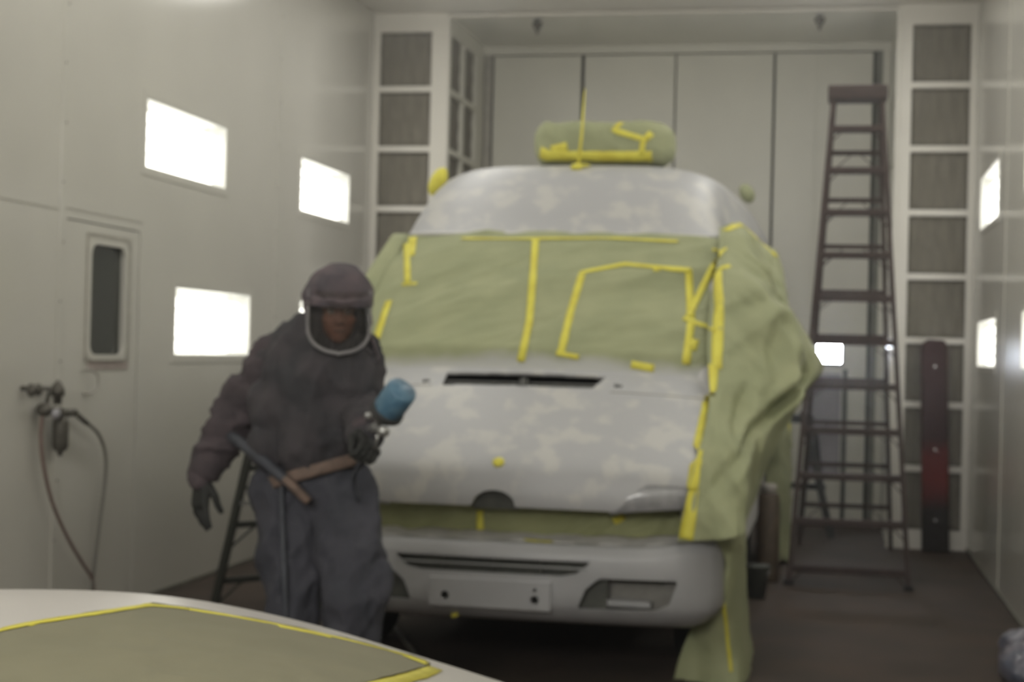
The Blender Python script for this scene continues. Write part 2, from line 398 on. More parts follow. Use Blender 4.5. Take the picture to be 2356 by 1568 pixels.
for k, x in enumerate((-3.0, -1.37, .26)):  # unseen fill panels added behind the camera to brighten faces turned to it
    t = empty('end_fill_light', (x, -2.49, 3.0), f'added square light on the end wall, number {k+1} from the left wall, outside the picture', 'light', 'added end wall fill lights')
    mk('diffuser', [(x-.6, -2.47, 2.8), (x+.6, -2.47, 2.8), (x+.6, -2.47, 4.0), (x-.6, -2.47, 4.0)], [(0, 1, 2, 3)], 'endfill', t)
    MB().box((x-.64, -2.49, 2.76), (x+.64, -2.475, 2.8)).box((x-.64, -2.49, 4.0), (x+.64, -2.475, 4.04)).box((x-.64, -2.49, 2.8), (x-.6, -2.475, 4.0)).box((x+.6, -2.49, 2.8), (x+.64, -2.475, 4.0)).go('frame', 'wall', t)
# left service door
t = empty('service_door', (XL, 8.0, 0)); t.name = 'door_1'; ORG['door_1'] = Vector((XL, 8.0, 0)); struct(t)
W0, W1, WZ0, WZ1 = 7.825, 8.237, 1.415, 2.004
o = prism('door_leaf', [(0, 0), (1, 0), (1, 1), (0, 1)], 0, 1, 'wall', t)
o.data.clear_geometry(); mb = MB()
for a0, a1, b0, b1 in ((7.565, W0-.0, .0, 2.11), (W1, 8.440, 0, 2.11), (W0, W1, 0, WZ0), (W0, W1, WZ1, 2.11)): mb.box((XL-.05, a0, b0), (XL-.002, a1, b1))
bpy.data.objects.remove(o); mb.go('door_leaf', 'wall', t)
struct(MB().box((XL-.07, 7.54, 0), (XL-.055, 8.47, 2.13)).go('trim_90', 'gap'))
def rrect(y0, y1, z0, z1, r, n=6):
    P = []
    for cy, cz, a0 in ((y1-r, z1-r, 0), (y0+r, z1-r, 90), (y0+r, z0+r, 180), (y1-r, z0+r, 270)):
        for k in range(n+1): a = math.radians(a0+90*k/n); P.append((cy+r*math.cos(a), cz+r*math.sin(a)))
    return P
def yz_plate(name, poly, x0, x1, m, parent, hole=None):
    n = len(poly)
    if hole is None:
        V = [(x0, y, z) for y, z in poly]+[(x1, y, z) for y, z in poly]
        F = [tuple(range(n)), tuple(range(2*n-1, n-1, -1))]+[(i, i+n, (i+1) % n+n, (i+1) % n) for i in range(n)]
    else:
        V = [(x, y, z) for x in (x0, x1) for P in (poly, hole) for y, z in P]; F = []
        for i in range(n):
            j = (i+1) % n
            F += [(i, j, n+j, n+i), (2*n+i, 2*n+n+i, 2*n+n+j, 2*n+j), (i, 2*n+i, 2*n+j, j), (n+i, n+j, 3*n+j, 3*n+i)]
    return mk(name, V, F, m, parent)
yz_plate('window_frame', rrect(W0-.035, W1+.085, WZ0-.035, WZ1+.06, .01), XL-.004, XL+.008, 'seam', t, rrect(W0-.03, W1+.035, WZ0-.03, WZ1+.03, .05))
yz_plate('window_gasket', rrect(W0-.03, W1+.035, WZ0-.03, WZ1+.03, .05), XL-.004, XL+.014, 'wall', t, rrect(W0, W1, WZ0, WZ1, .06))
MB().box((XL-.03, W0-.01, WZ0-.01), (XL-.015, W1+.01, WZ1+.01)).go('window_glass', 'doorglass', t)
MB().box((XL-.002, W0+.01, 1.335), (XL+.004, 8.32, 1.382)).go('sign_strip', 'pinkstrip', t, bevel=.001)
MB().tube(cr([(XL, 7.79, 1.335), (XL+.03, 7.81, 1.335), (XL+.045, 7.86, 1.31), (XL+.045, 7.868, 1.27), (XL+.045, 7.86, 1.235), (XL+.03, 7.81, 1.21), (XL, 7.79, 1.21)], 26), .007, 8).go('door_handle', 'seam', t, smooth=True)

# folding doors at the back of the recess
doors = [(-3.115, -2.295), (-2.262, -1.43), (-1.416, -.545), (-.522, .33)]
for k, (a, b) in enumerate(doors):
    t = struct(empty(f'door_{k+2}', (a, YB, 0)))
    mb = MB()
    if k == 3:
        P0, P1 = -.16, .112
        mb.box((a, YB, .012), (P0, YB+.04, 4.225)).box((P1, YB, .012), (b, YB+.04, 4.225)).box((P0, YB, 1.665), (P1, YB+.04, 4.225)).box((P0, YB, .012), (P1, YB+.04, 1.44))
    else: mb.box((a, YB, .012), (b, YB+.04, 4.225))
    mb.go('door_leaf', 'wallrecess', t, bevel=.004)
    if k == 3:
        MB().box((P0-.02, YB-.012, 1.64), (P1+.02, YB+.002, 1.675)).box((P0-.02, YB-.012, 1.425), (P1+.02, YB+.002, 1.455)).box((P1, YB-.012, 1.44), (P1+.022, YB+.002, 1.665)).box((P0-.022, YB-.012, 1.44), (P0, YB+.002, 1.665)).go('window_frame', 'seam', t)
        MB().box((P0, YB+.018, 1.44), (P1, YB+.026, 1.665)).go('window_glass', 'daylight', t)
        MB().box((P0-.02, YB-.014, .45), (P1+.0, YB-.002, 1.36)).go('kick_panel', 'kickpanel', t, bevel=.003)
        MB().box((P1+.02, YB-.02, .02), (P1+.055, YB-.001, 1.40)).go('edge_strip', 'gap', t)
trim(MB().box((RX0+.005, YB-.01, 0), (RX0+.075, YB+.05, 4.25)), 'seam', bevel=.004)
trim(MB().box((RX1-.13, YB-.01, 0), (RX1-.075, YB+.05, 4.25)), 'seamdark', bevel=.004)
trim(MB().box((RX1-.075, YB-.02, 0), (RX1-.005, YB+.05, 4.25)), 'wallrecess', bevel=.004)
trim(MB().box((RX0, YB-.012, 4.235), (RX1, YB+.05, 4.315)), 'wallrecess', bevel=.004)
for x, w in ((-2.49, 'left'), (-.135, 'right')):
    y = 13.25; t = empty('sprinkler_head', (x, y, 4.312), f'small grey sprinkler head under the recess ceiling, {w} of the two', 'sprinkler', 'sprinkler heads in the door recess')
    MB().lathe((x, y, 4.312), (0, 0, -1), [(0, .035), (.006, .035), (.008, .016), (.03, .016)], 16).go('collar', 'steel', t, smooth=True)
    MB().lathe((x, y, 4.285), (0, 0, -1), [(0, .018), (.004, .044), (.02, .046), (.05, .03), (.075, .014), (.10, .01), (.105, .002)], 18).go('nozzle', 'regmetal', t, smooth=True)

# ------------------------------------------------------------------ the van
CX = -1.43
van = empty('van', (CX, 9.6, 0), 'large white high-roof van in patchy primer, masked with green paper and yellow tape', 'van')
HW = 1.0
# body sides with wheel arches, as a slab each side
def arc(cy, cz, r, a0, a1, n=14): return [(cy+r*math.cos(math.radians(a0+(a1-a0)*k/n)), cz+r*math.sin(math.radians(a0+(a1-a0)*k/n))) for k in range(n+1)]
side = [(7.12, .62), (7.04, .90), (7.32, 1.17), (7.62, 1.36), (8.05, 1.75), (8.44, 2.11), (9.2, 2.13), (10.2, 2.13), (12.45, 2.13), (12.5, 1.2), (12.45, .42)]
side += [(11.35, .42)]+arc(10.95, .42, .40, 0, 180)[1:-1]+[(10.55, .42), (8.28, .42)]+arc(7.86, .42, .42, 0, 180)[1:-1]+[(7.44, .42), (7.15, .42)]
for s in (-1, 1):
    n = len(side); V = [(CX+s*.87, y, z) for y, z in side]+[(CX+s*HW, y, z) for y, z in side]
    F = [tuple(range(n)), tuple(range(2*n-1, n-1, -1))]+[(i, i+n, (i+1) % n+n, (i+1) % n) for i in range(n)]
    V = V[:n]+[(CX+s*(HW-max(0, z-1.25)/.88*(.105-.075*sm(8.6, 10, y))), y, z) for y, z in side]; V[:n] = [(CX+s*.80, y, z) for y, z in side]
    mk('side_panel', V, F, 'white', van, bevel=.045, seg=4)
MB().box((CX-.86, 12.40, .42), (CX+.86, 12.46, 2.2)).go('rear_doors', 'white', van, bevel=.01)
MB().box((CX-.88, 7.3, .30), (CX+.88, 12.40, .40)).box((CX-.25, 8.2, .2), (CX+.1, 11.8, .3)).go('underbody', 'dark', van, bevel=.01)
MB().box((CX-.86, 8.55, .4), (CX+.86, 8.6, 2.1)).go('bulkhead', 'dark', van)
for s in (-1, 1):
    for y in (7.86, 10.95):
        x = CX+s*.86; w = MB().lathe((x-s*.13, y, .335), (s, 0, 0), [(0, .2), (0.005, .30), (.03, .328), (.10, .334), (.17, .328), (.2, .30), (.205, .21), (.19, .2)], 32).go('tyre', 'rubber', van, smooth=True)
        MB().lathe((x+s*.0, y, .335), (s, 0, 0), [(0, .2), (.05, .2), (.055, .17), (.02, .15), (.03, .06), (.06, .05), (.065, .001)], 24).go('wheel_rim', 'steel', w, smooth=True)
# bumper: one closed section swept along the curved front
plan = cr([(-1.0, 7.36, 0), (-1.0, 7.20, 0), (-.985, 7.08, 0), (-.935, 6.99, 0), (-.82, 6.935, 0), (-.55, 6.90, 0), (-.25, 6.885, 0), (0, 6.88, 0),
           (.25, 6.885, 0), (.55, 6.90, 0), (.82, 6.935, 0), (.935, 6.99, 0), (.985, 7.08, 0), (1.0, 7.20, 0), (1.0, 7.36, 0)], 121)
def ztop(x): return .645+.045*max(0, min(1, (abs(x)-.62)/.36))**1.5
def section(zt):
    return [(.15, zt+.004), (.07, zt+.002), (.03, zt-.006), (.008, zt-.03), (0, zt-.06), (0, .50), (0, .44), (0, .385), (.012, .362), (.035, .335), (.07, .305), (.12, .285), (.20, .275),
            (.20, .29), (.125, .30), (.075, .325), (.035, .36), (.018, .40), (.016, .44), (.016, .5), (.018, zt-.06), (.04, zt-.02), (.15, zt-.012)]
V = []; F = []; ns = len(section(.6))
for i, p in enumerate(plan):
    t = (plan[min(i+1, 120)]-plan[max(i-1, 0)]).normalized(); nin = Vector((-t.y, t.x, 0))
    for d, z in section(ztop(p.x)): q = Vector((CX, 0, 0))+p+nin*d; V.append((q.x, q.y, z))
for i in range(120):
    for k in range(ns): F.append((i*ns+k, i*ns+(k+1) % ns, (i+1)*ns+(k+1) % ns, (i+1)*ns+k))
F += [tuple(range(ns)), tuple(120*ns+k for k in range(ns))[::-1]]
bump = mk('front_bumper', V, F, 'bumper', van)
cuts = []
def cutp(poly, y0, y1, r=0):
    o = prism('cutter', [(CX+x, z) for x, z in poly], y0, y1, None); 
    if r: b = o.modifiers.new('b', 'BEVEL'); b.width = r; b.segments = 4; b.limit_method = 'ANGLE'; apply_mods(o)
    return o
cuts.append(cutp([(-.455, .574), (.43, .574), (.37, .522), (.30, .508), (-.33, .508), (-.40, .522)], 6.8, 7.1, .012))
for s in (-1, 1): cuts.append(cutp([(s*.375, .368), (s*.72, .374), (s*.775, .40), (s*.81, .506), (s*.47, .506), (s*.41, .455)][::s], 6.8, 7.2, .012))
for x, z, r in ((-.215, .402, .019), (.19, .400, .019), (.19, .443, .009)): cuts.append(cutp([(x+r*math.cos(2*PI*k/16), z+r*math.sin(2*PI*k/16)) for k in range(16)], 6.8, 7.1))
cut(bump, cuts)
for p in bump.data.polygons: p.use_smooth = True
bump.data.materials.clear(); bump.data.materials.append(MATS['bumper'])
e = bump.modifiers.new('e', 'EDGE_SPLIT'); e.split_angle = math.radians(35)
# behind the openings
mb = MB(); mb.box((CX-.55, 6.95, .36), (CX+.5, 6.97, .60)); mb.go('intake_backing', 'grille', bump)
mb = MB(); mb.box((CX-.44, 6.889, .539), (CX+.42, 6.898, .546)); mb.go('grille_bar', 'bumper', bump, bevel=.002)
mb = MB()
for x in (-.24, -.01, .21): mb.box((CX+x-.003, 6.90, .508), (CX+x+.003, 6.925, .574))
mb.go('grille_rib', 'grille', bump)
for s in (-1, 1):
    x0, x1 = sorted((CX+s*.42, CX+s*.86)); mb = MB().box((x0, 7.02, .36), (x1, 7.04, .52)); mb.go('lamp_backing', 'cupgrey', bump)
    x0, x1 = sorted((CX+s*.42, CX+s*.69)); MB().box((x0, 6.955, .378), (x1, 7.02, .405)).go('lamp_sill', 'bumper', bump, bevel=.004)
    MB().box((x0, 6.975, .485), (x1+.06, 7.02, .503)).go('lamp_lip', 'grille', bump, bevel=.004)
o = MB().box((CX-.288, 6.866, .352), (CX+.262, 6.893, .482)).go('number_plate_mount', 'bumper', bump, bevel=.005)
cc = [cutp([(x+r*math.cos(2*PI*k/16), z+r*math.sin(2*PI*k/16)) for k in range(16)], 6.8, 7.1) for x, z, r in ((-.215, .402, .019), (.19, .400, .019), (.19, .443, .009))]
cut(o, cc)
MB().box((CX-.3, 6.93, .37), (CX+.3, 6.935, .46)).go('hole_backing', 'dark', bump)
MB().tube([(CX-.46+.035*math.cos(a), 6.99+.006*math.sin(a), .325+.018*math.sin(a)) for a in [k*PI/8 for k in range(17)]], .007, 8).go('towing_eye', 'steel', van, smooth=True)

# hood: profile lines run back over the nose
prof = cr([(0, 6.93, .72), (0, 6.895, .80), (0, 6.90, .90), (0, 6.935, .985), (0, 7.06, 1.085), (0, 7.27, 1.215), (0, 7.46, 1.33), (0, 7.60, 1.408)], 400)
def pz(z):
    for i, p in enumerate(prof):
        if p.z >= z: return i/399
def sm(a, b, x): t = max(0, min(1, (x-a)/(b-a))); return t*t*(3-2*t)
def hood_pt(x, s):
    """x across (-.87...87), s 0..1 along the profile"""
    i = s*399; k = min(int(i), 398); p = prof[k].lerp(prof[k+1], i-k); e = abs(x)/.87
    return Vector((CX+x*(1+.012*s), p.y+.075*e**2.6, p.z-.020*e**3*(.4+s)))
s_lo, s_lamp = pz(.80), pz(.925)
def s_start(x):
    a = abs(x); s0 = s_lo+(s_lamp-s_lo)*sm(.52, .68, a)**.8
    xx = x+.01
    if abs(xx) < .098: s0 = max(s0, pz(.80+.072*math.sqrt(max(0, 1-(xx/.098)**2))))
    return s0
NX = 181
def hoodS(u, v):
    x = -.88+1.76*u; s0 = s_start(x); return hood_pt(x, s0+(1-s0)*v)
def hskip(u, v):
    x = -.88+1.76*u; s0 = s_start(x); p = hood_pt(x, s0+(1-s0)*v); X = p.x-CX
    if 7.452 < p.y < 7.556 and -.395 < X < .335+.05*(p.y-7.452)/.10: return True
    return 7.48 < p.y < 7.505 and (-.50 < X < -.465 or .435 < X < .47)
hood, _ = grid('hood', hoodS, NX, 170, 'primer', van, thick=.012, skip=hskip)
apply_mods(hood)
hood.data.materials.clear(); hood.data.materials.append(MATS['primer'])
for p in hood.data.polygons: p.use_smooth = True
e = hood.modifiers.new('e', 'EDGE_SPLIT'); e.split_angle = math.radians(40)
mb = MB()
for k in range(6): y = 7.44+.022*k; mb.bar((CX-.42, y, 1.265+.6*(y-7.43)), (CX+.40, y, 1.265+.6*(y-7.43)), .01, .008)
mb.box((CX-.012, 7.45, 1.29), (CX+.012, 7.55, 1.36)); mb.go('air_vent', 'ventgrey', hood)
MB().box((CX-.56, 7.40, 1.22), (CX+.52, 7.59, 1.262)).go('vent_backing', 'grille', hood)
# seam across the hood beside the vent
hv = [hood_pt(x, pz(1.318)) for x in (-.84, -.7, -.55, -.44)]; hv2 = [hood_pt(x, pz(1.31)) for x in (.42, .55, .7, .84)]
mb = MB().tube([p+Vector((0, -.001, .001)) for p in hv], .0022, 6).tube([p+Vector((0, -.001, .001)) for p in hv2], .0022, 6); mb.go('panel_seam', 'seam', hood)
# grille masked with paper, under the hood
def fold_dir(p, amp, sc_, seed, d=(1, 0, .6)):
    d = Vector(d).normalized(); q = p-d*(p.dot(d))*.82
    return crumple(q, amp, sc_, seed)
def maskS(u, v):
    x = -.93+1.86*u; e = abs(x)/.93; z = .655+.02*e+.19*v
    p = Vector((CX+x, 7.02+.17*e**3-.035*v+.03*math.sin(v*PI), z)); p.y += fold_dir(p, .022, 6, 3, (.8, 0, .6)); return p
gm, gmesh = grid('grille_masking_paper', maskS, 120, 24, 'paperdark', van, thick=.002)
prism('grille_notch', [(CX-.01+.105*math.cos(a), .785+.085*math.sin(a)) for a in [k*PI/14 for k in range(15)]], 6.945, 6.955, 'grille', van)
for s in (-1, 1):
    def lampS(u, v): x = .50+.41*u; return Vector((CX+s*x, 6.935+.10*u**2+.02*(1-math.sin(v*PI)), .80+.028*u+.105*v*sm(0, .45, u+.12)))
    grid('headlight', lampS, 24, 16, 'lens', van, thick=.02, off=1 if s > 0 else -1)
def ledgeS(u, v):
    x = -.97+1.94*u; e = abs(x)/.97; return Vector((CX+x, 6.95+.12*e**4+.10*v, ztop(x)+.0+.03*v+.004*math.sin(u*60)))
ledge, _ = grid('overspray_ledge', ledgeS, 80, 8, 'spray', van, thick=.004)

# windscreen and its masking paper
def glassS(u, v):
    w = .90-.06*v; x = (-1+2*u)*w; e = abs(-1+2*u); return Vector((CX+x, 7.62+.80*v+.10*e**3, 1.40+.73*v-.01*e**2))
grid('windscreen', glassS, 30, 16, 'doorglass', van, thick=.005, org=None)
MB().box((CX-.8, 7.60, 1.25), (CX+.8, 7.72, 1.31)).go('cowl', 'dark', van)
def wpaperS(u, v):
    w = .955-.085*v; k = -1+2*u; x = k*w; e = abs(k)
    p = Vector((CX+x, 7.592+.813*v+.10*e**3, 1.385+.735*v-.02*e**2)); nrm = Vector((0, -.66, .75))
    f = fold_dir(p, .026, 2.1, 7, (.80, .28, .40))+fold_dir(p, .010, 4.0, 17, (.9, .1, .25))
    f += .018*math.sin(v*PI)+.012*max(0, 1-v*5)*math.cos(k*1.5)
    return p+nrm*(.002+.018*sm(0, .12, v)+f*sm(0.02, .12, v)*sm(1, .95, v))
wpap, wmesh = grid('windscreen_masking_paper', wpaperS, 150, 100, 'paper', van, thick=.0015)
# the pale drift of overspray along the foot of the paper
nt = MATS['paper'].node_tree
def overspray(mname):
    m = MATS['paper'].copy(); m.name = mname; MATS[mname] = m; nt = m.node_tree; N = nt.nodes; L = nt.links; b = N['Principled BSDF']
    src = b.inputs['Base Color'].links[0].from_socket; tc = N.new('ShaderNodeTexCoord'); sx = N.new('ShaderNodeSeparateXYZ'); L.new(tc.outputs['Object'], sx.inputs[0])
    ab = N.new('ShaderNodeMath'); ab.operation = 'ABSOLUTE'; L.new(sx.outputs['X'], ab.inputs[0])
    pw = N.new('ShaderNodeMath'); pw.operation = 'MULTIPLY_ADD'; pw.inputs[1].default_value = .06; L.new(ab.outputs[0], pw.inputs[0]); L.new(sx.outputs['Z'], pw.inputs[2])
    n_ = N.new('ShaderNodeTexNoise'); n_.inputs['Scale'].default_value = 5; L.new(tc.outputs['Object'], n_.inputs['Vector'])
    a = N.new('ShaderNodeMath'); a.operation = 'MULTIPLY_ADD'; a.inputs[1].default_value = -.09; L.new(n_.outputs['Fac'], a.inputs[0]); L.new(pw.outputs[0], a.inputs[2])
    mr = N.new('ShaderNodeMapRange'); mr.inputs['From Min'].default_value = 1.40; mr.inputs['From Max'].default_value = 1.455; mr.inputs['To Min'].default_value = .85; mr.inputs['To Max'].default_value = 0
    L.new(a.outputs[0], mr.inputs['Value']); mx = N.new('ShaderNodeMix'); mx.data_type = 'RGBA'; L.new(mr.outputs[0], mx.inputs['Factor']); L.new(src, mx.inputs['A']); mx.inputs['B'].default_value = (.50, .50, .49, 1)
    L.new(mx.outputs['Result'], b.inputs['Base Color'])
overspray('paperscreen'); wpap.data.materials[0] = MATS['paperscreen']

# high roof cap
zt_p = [(8.36, 2.13), (8.42, 2.19), (8.52, 2.30), (8.66, 2.42), (8.80, 2.505), (8.95, 2.555), (9.2, 2.585), (9.8, 2.61), (11, 2.64), (12.2, 2.64), (12.42, 2.60), (12.5, 2.4)]
hw_p = [(8.36, .855), (8.8, .875), (9.4, .935), (10.4, .985), (12.5, 1.0)]
def lin(P, x):
    for (a, b), (c, d) in zip(P, P[1:]):
        if x <= c: return b+(d-b)*(x-a)/(c-a) if x > a else b
    return P[-1][1]
ys = [8.36, 8.38, 8.42, 8.47, 8.52, 8.58, 8.64, 8.70, 8.76, 8.82, 8.88, 8.95, 9.03, 9.12, 9.25, 9.4, 9.6, 9.9, 10.3, 10.8, 11.4, 12, 12.2, 12.35, 12.42, 12.47, 12.5]
V = []; F = []; NP = 48
for y in ys:
    zt, w = lin(zt_p, y), lin(hw_p, y)
    for k in range(NP+1):
        a = PI*k/NP; ca, sa = math.cos(a), math.sin(a); ex = .47+.06*sm(9, 10.5, y)
        x = w*math.copysign(abs(ca)**ex, ca); z = 2.10+(zt-2.10)*abs(sa)**ex; x *= 1-.045*((z-2.10)/.5)
        V.append((CX+x, y+.10*(abs(x)/.9)**3*max(0, 1-(y-8.36)/1.2), z))
n1 = NP+1
for j in range(len(ys)-1):
    for k in range(NP): F.append((j*n1+k, j*n1+k+1, (j+1)*n1+k+1, (j+1)*n1+k))
F.append(tuple(range(n1))); F.append(tuple((len(ys)-1)*n1+k for k in range(n1))[::-1])
F += [(j*n1, (j+1)*n1, (j+1)*n1+NP, j*n1+NP) for j in range(len(ys)-1)]
roof = mk('roof', V, F, 'primer', van, smooth=True)
e = roof.modifiers.new('e', 'EDGE_SPLIT'); e.split_angle = math.radians(50)
mb = MB().tube([(CX-.84+1.68*k/20, 8.335+.115*(abs(-1+k/10))**3, 2.117-.0*k) for k in range(21)], .012, 8); mb.go('roof_gutter', 'white', roof, smooth=True)
for s in (1,): 
    mb = MB().tube(cr([(CX+s*.875, 8.45, 2.13), (CX+s*.93, 9.0, 2.15), (CX+s*.985, 10, 2.17), (CX+s*1.0, 12.4, 2.17)], 20), .013, 8); mb.go('roof_gutter', 'white', roof, smooth=True)

# wrapped lamp bar on the roof, its antenna, a wrapped marker lamp
def wrapS(u, v):
    a = 2*PI*u; t = v; x = -.42+.84*t; cap = min(1, max(0, (1-abs(-1+2*t))/(.30 if t > .5 else .22))); rr = math.sqrt(max(0, 1-(1-cap)**2))
    ry, rz = .16*rr+.001, .128*rr+.001; ca, sa = math.cos(a), math.sin(a)
    p = Vector((CX+.115+x, 9.25+ry*math.copysign(abs(ca)**.7, ca), 2.70+rz*math.copysign(abs(sa)**.75, sa)*(1.05 if sa > 0 else 1)))
    if sa < 0: p.x += .04*sa*(-1 if t > .5 else 1)*-1*-1 if False else 0
    d = crumple(p, .010, 7, 5); return p+Vector((0, -abs(d)*.7, d))
lb, lbm = grid('wrapped_roof_lamp', wrapS, 64, 70, 'paper', van, thick=.002)
ant = MB().tube([(CX+.018, 8.86, 2.53), (CX+.030, 8.90, 2.74), (CX+.036, 8.93, 2.99)], [.011, .008, .003], 10).go('antenna', 'tape', van, smooth=True)
MB().ball((CX+.012, 8.85, 2.535), (.035, .03, .02)).ball((CX+.05, 8.86, 2.545), (.04, .02, .01)).go('antenna_base', 'tape', ant, smooth=True)
MB().ball((CX-.835, 9.03, 2.47), (.048, .05, .09), rot=Matrix.Rotation(.45, 3, 'Y')).go('taped_marker_lamp', 'tape', van, smooth=True)
MB().ball((CX+.86, 10.9, 2.60), (.05, .06, .07), rot=Matrix.Rotation(-.5, 3, 'Y')).go('wrapped_marker_lamp', 'paper', van, smooth=True)

# mirrors
for s in (-1, 1):
    mm = MB().box((CX+s*1.10-.08, 8.02, 1.33), (CX+s*1.10+.08, 8.10, 1.66)).go('door_mirror', 'blackplastic', van, bevel=.03)
    MB().bar((CX+s*.97, 8.08, 1.45), (CX+s*1.08, 8.03, 1.45), .04, .04).bar((CX+s*.97, 8.08, 1.65), (CX+s*1.08, 8.03, 1.65), .04, .04).go('mirror_arm', 'blackplastic', mm)
def lmS(u, v):
    a = 2*PI*u; k = math.sin(PI*v)**.5; c = Vector((CX-1.06, 7.98, 1.30+.50*v))
    p = c+Vector((math.cos(a)*.19*k, math.sin(a)*.09*k, 0)); d = crumple(p, .012, 8, 2); return p+Vector((d*math.cos(a), d*math.sin(a), d))
grid('mirror_masking_paper', lmS, 40, 30, 'paper', van)

rows = [[(CX-.84, 8.44, 2.12), (CX-.90, 8.50, 2.12), (CX-.925, 8.9, 2.12), (CX-.95, 9.6, 2.12)],
        [(CX-.885, 8.15, 1.86), (CX-.945, 8.18, 1.86), (CX-.96, 8.8, 1.86), (CX-.98, 9.6, 1.86)],
        [(CX-.93, 7.86, 1.60), (CX-.99, 7.90, 1.60), (CX-1.0, 8.6, 1.6), (CX-1.01, 9.4, 1.6)],
        [(CX-.97, 7.58, 1.36), (CX-1.02, 7.64, 1.34), (CX-1.02, 8.4, 1.3), (CX-1.02, 9.2, 1.3)],
        [(CX-.98, 7.40, 1.1), (CX-1.03, 7.5, 1.0), (CX-1.03, 8.2, .9), (CX-1.03, 9.0, .9)]]
S9 = cgrid(rows, 30, 40)
def leftS(u, v): p = S9(u, v); return p+Vector((-1, -.4, 0))*(abs(fold_dir(p, .03, 2, 14, (.1, .3, .8)))*sm(0, .2, u)+.012)
leftp, _ = grid('side_masking_paper', leftS, 30, 40, 'paper', van, thick=.0015)

# big sheet of paper over the mirror, the door and the wing
def PX(u, v, y): return A(u, v, y=y)
rows = [[PX(1655, 524, 8.42), PX(1702, 512, 8.60), PX(1742, 548, 9.2), PX(1786, 590, 10.4), (CX+.99, 11.0, 2.16), (CX+.985, 11.4, 2.16)],
        [PX(1652, 590, 8.18), PX(1708, 590, 8.35), PX(1755, 610, 8.75), PX(1795, 640, 9.4), (CX+1.03, 10.4, 1.95), (CX+1.0, 11.2, 1.95)],
        [PX(1641, 650, 8.0), PX(1706, 640, 8.10), PX(1762, 660, 8.30), PX(1806, 700, 8.6), (CX+1.06, 9.6, 1.8), (CX+1.01, 10.4, 1.8)],
        [PX(1632, 720, 7.83), PX(1712, 715, 7.88), PX(1775, 715, 7.98), PX(1832, 740, 8.12), (CX+1.2, 8.5, 1.7), (CX+1.02, 9.6, 1.7)],
        [PX(1627, 790, 7.67), PX(1718, 790, 7.74), PX(1800, 785, 7.86), PX(1862, 795, 7.98), (CX+1.30, 8.25, 1.55), (CX+1.02, 9.2, 1.55)],
        [PX(1630, 860, 7.52), PX(1716, 865, 7.60), PX(1805, 865, 7.80), PX(1888, 846, 8.00), (CX+1.3, 8.3, 1.4), (CX+1.02, 9.1, 1.4)],
        [PX(1632, 920, 7.36), PX(1700, 930, 7.46), PX(1775, 930, 7.66), PX(1846, 900, 7.96), (CX+1.15, 8.4, 1.28), (CX+1.01, 9.1, 1.25)],
        [PX(1618, 1000, 7.16), PX(1682, 1000, 7.28), PX(1738, 1000, 7.48), PX(1802, 965, 7.95), (CX+1.04, 8.8, 1.1), (CX+1.01, 9.4, 1.1)],
        [PX(1594, 1080, 7.0), PX(1655, 1080, 7.12), PX(1705, 1080, 7.32), PX(1755, 1075, 7.85), (CX+1.015, 8.6, .95), (CX+1.01, 9.0, .95)],
        [PX(1576, 1160, 6.95), PX(1630, 1160, 7.00), PX(1680, 1155, 7.14), PX(1728, 1150, 7.60), (CX+1.01, 8.1, .80), (CX+1.01, 8.3, .8)],
        [PX(1558, 1246, 6.93), PX(1612, 1240, 6.96), PX(1662, 1226, 7.02), PX(1706, 1214, 7.28), (CX+1.01, 7.5, .68), (CX+1.01, 7.6, .68)]]
S0 = cgrid(rows, 110, 130)
def drapeS(u, v):
    p = S0(u, v); e = sm(0, .06, u)*sm(0, .05, v); d = fold_dir(p, .13, 1.6, 11, (.35, .1, .9))+fold_dir(p, .055, 3.0, 21, (-.55, .2, .8))
    for a0, b0, a1, b1, w_, dp in ((.22, .06, .54, .27, .045, .10), (.10, .30, .52, .25, .035, .05), (.12, .88, .52, .46, .05, .06), (.50, .30, .36, .74, .05, .05), (.30, .42, .56, .62, .05, .05), (.20, .50, .16, .80, .05, .04)):
        L2 = (a1-a0)**2+(b1-b0)**2; t_ = max(0, min(1, ((u-a0)*(a1-a0)+(v-b0)*(b1-b0))/L2)); ds = math.hypot(u-a0-t_*(a1-a0), v-b0-t_*(b1-b0)); k_ = math.sin(PI*min(1, max(.05, t_)))**.5
        d -= dp*k_*max(0, 1-ds/w_)-.35*dp*k_*max(0, 1-abs(ds-w_*1.3)/w_)
    return p+Vector((.35, -.85, .05))*d*e*(.3+.7*sm(0, .3, u))*(1-.7*sm(.42, .6, u))
drape, dmesh = grid('side_masking_paper', drapeS, 110, 130, 'paper', van, thick=.0015)
# paper over the front wheel, down to the floor
rows = [[(CX+.93, 7.03, .72), PX(1684, 1225, 7.10), PX(1710, 1210, 7.34), (CX+1.01, 8.2, .74)],
        [PX(1664, 1290, 7.14), PX(1684, 1290, 7.20), PX(1706, 1290, 7.50), (CX+1.02, 8.3, .5)],
        [PX(1640, 1365, 7.20), PX(1672, 1370, 7.22), PX(1702, 1370, 7.50), (CX+1.03, 8.3, .35)],
        [PX(1590, 1440, 7.30), PX(1655, 1450, 7.26), PX(1703, 1450, 7.46), (CX+1.05, 8.3, .2)],
        [PX(1560, 1500, 7.34), PX(1660, 1510, 7.30), PX(1706, 1500, 7.44), (CX+1.06, 8.3, .1)],
        [PX(1540, 1570, 7.36), PX(1668, 1575, 7.25), PX(1712, 1560, 7.42), (CX+1.08, 8.3, .01)]]
S1 = cgrid(rows, 60, 70)
def skirtS(u, v):
    p = S1(u, v); p += Vector((.4, -.8, 0))*(fold_dir(p, .03, 4, 9, (0, .1, 1))*sm(0, .1, v)); p.z = max(p.z, .004); return p
skirt, smesh = grid('wheel_masking_paper', skirtS, 60, 70, 'paper', van, thick=.0015)
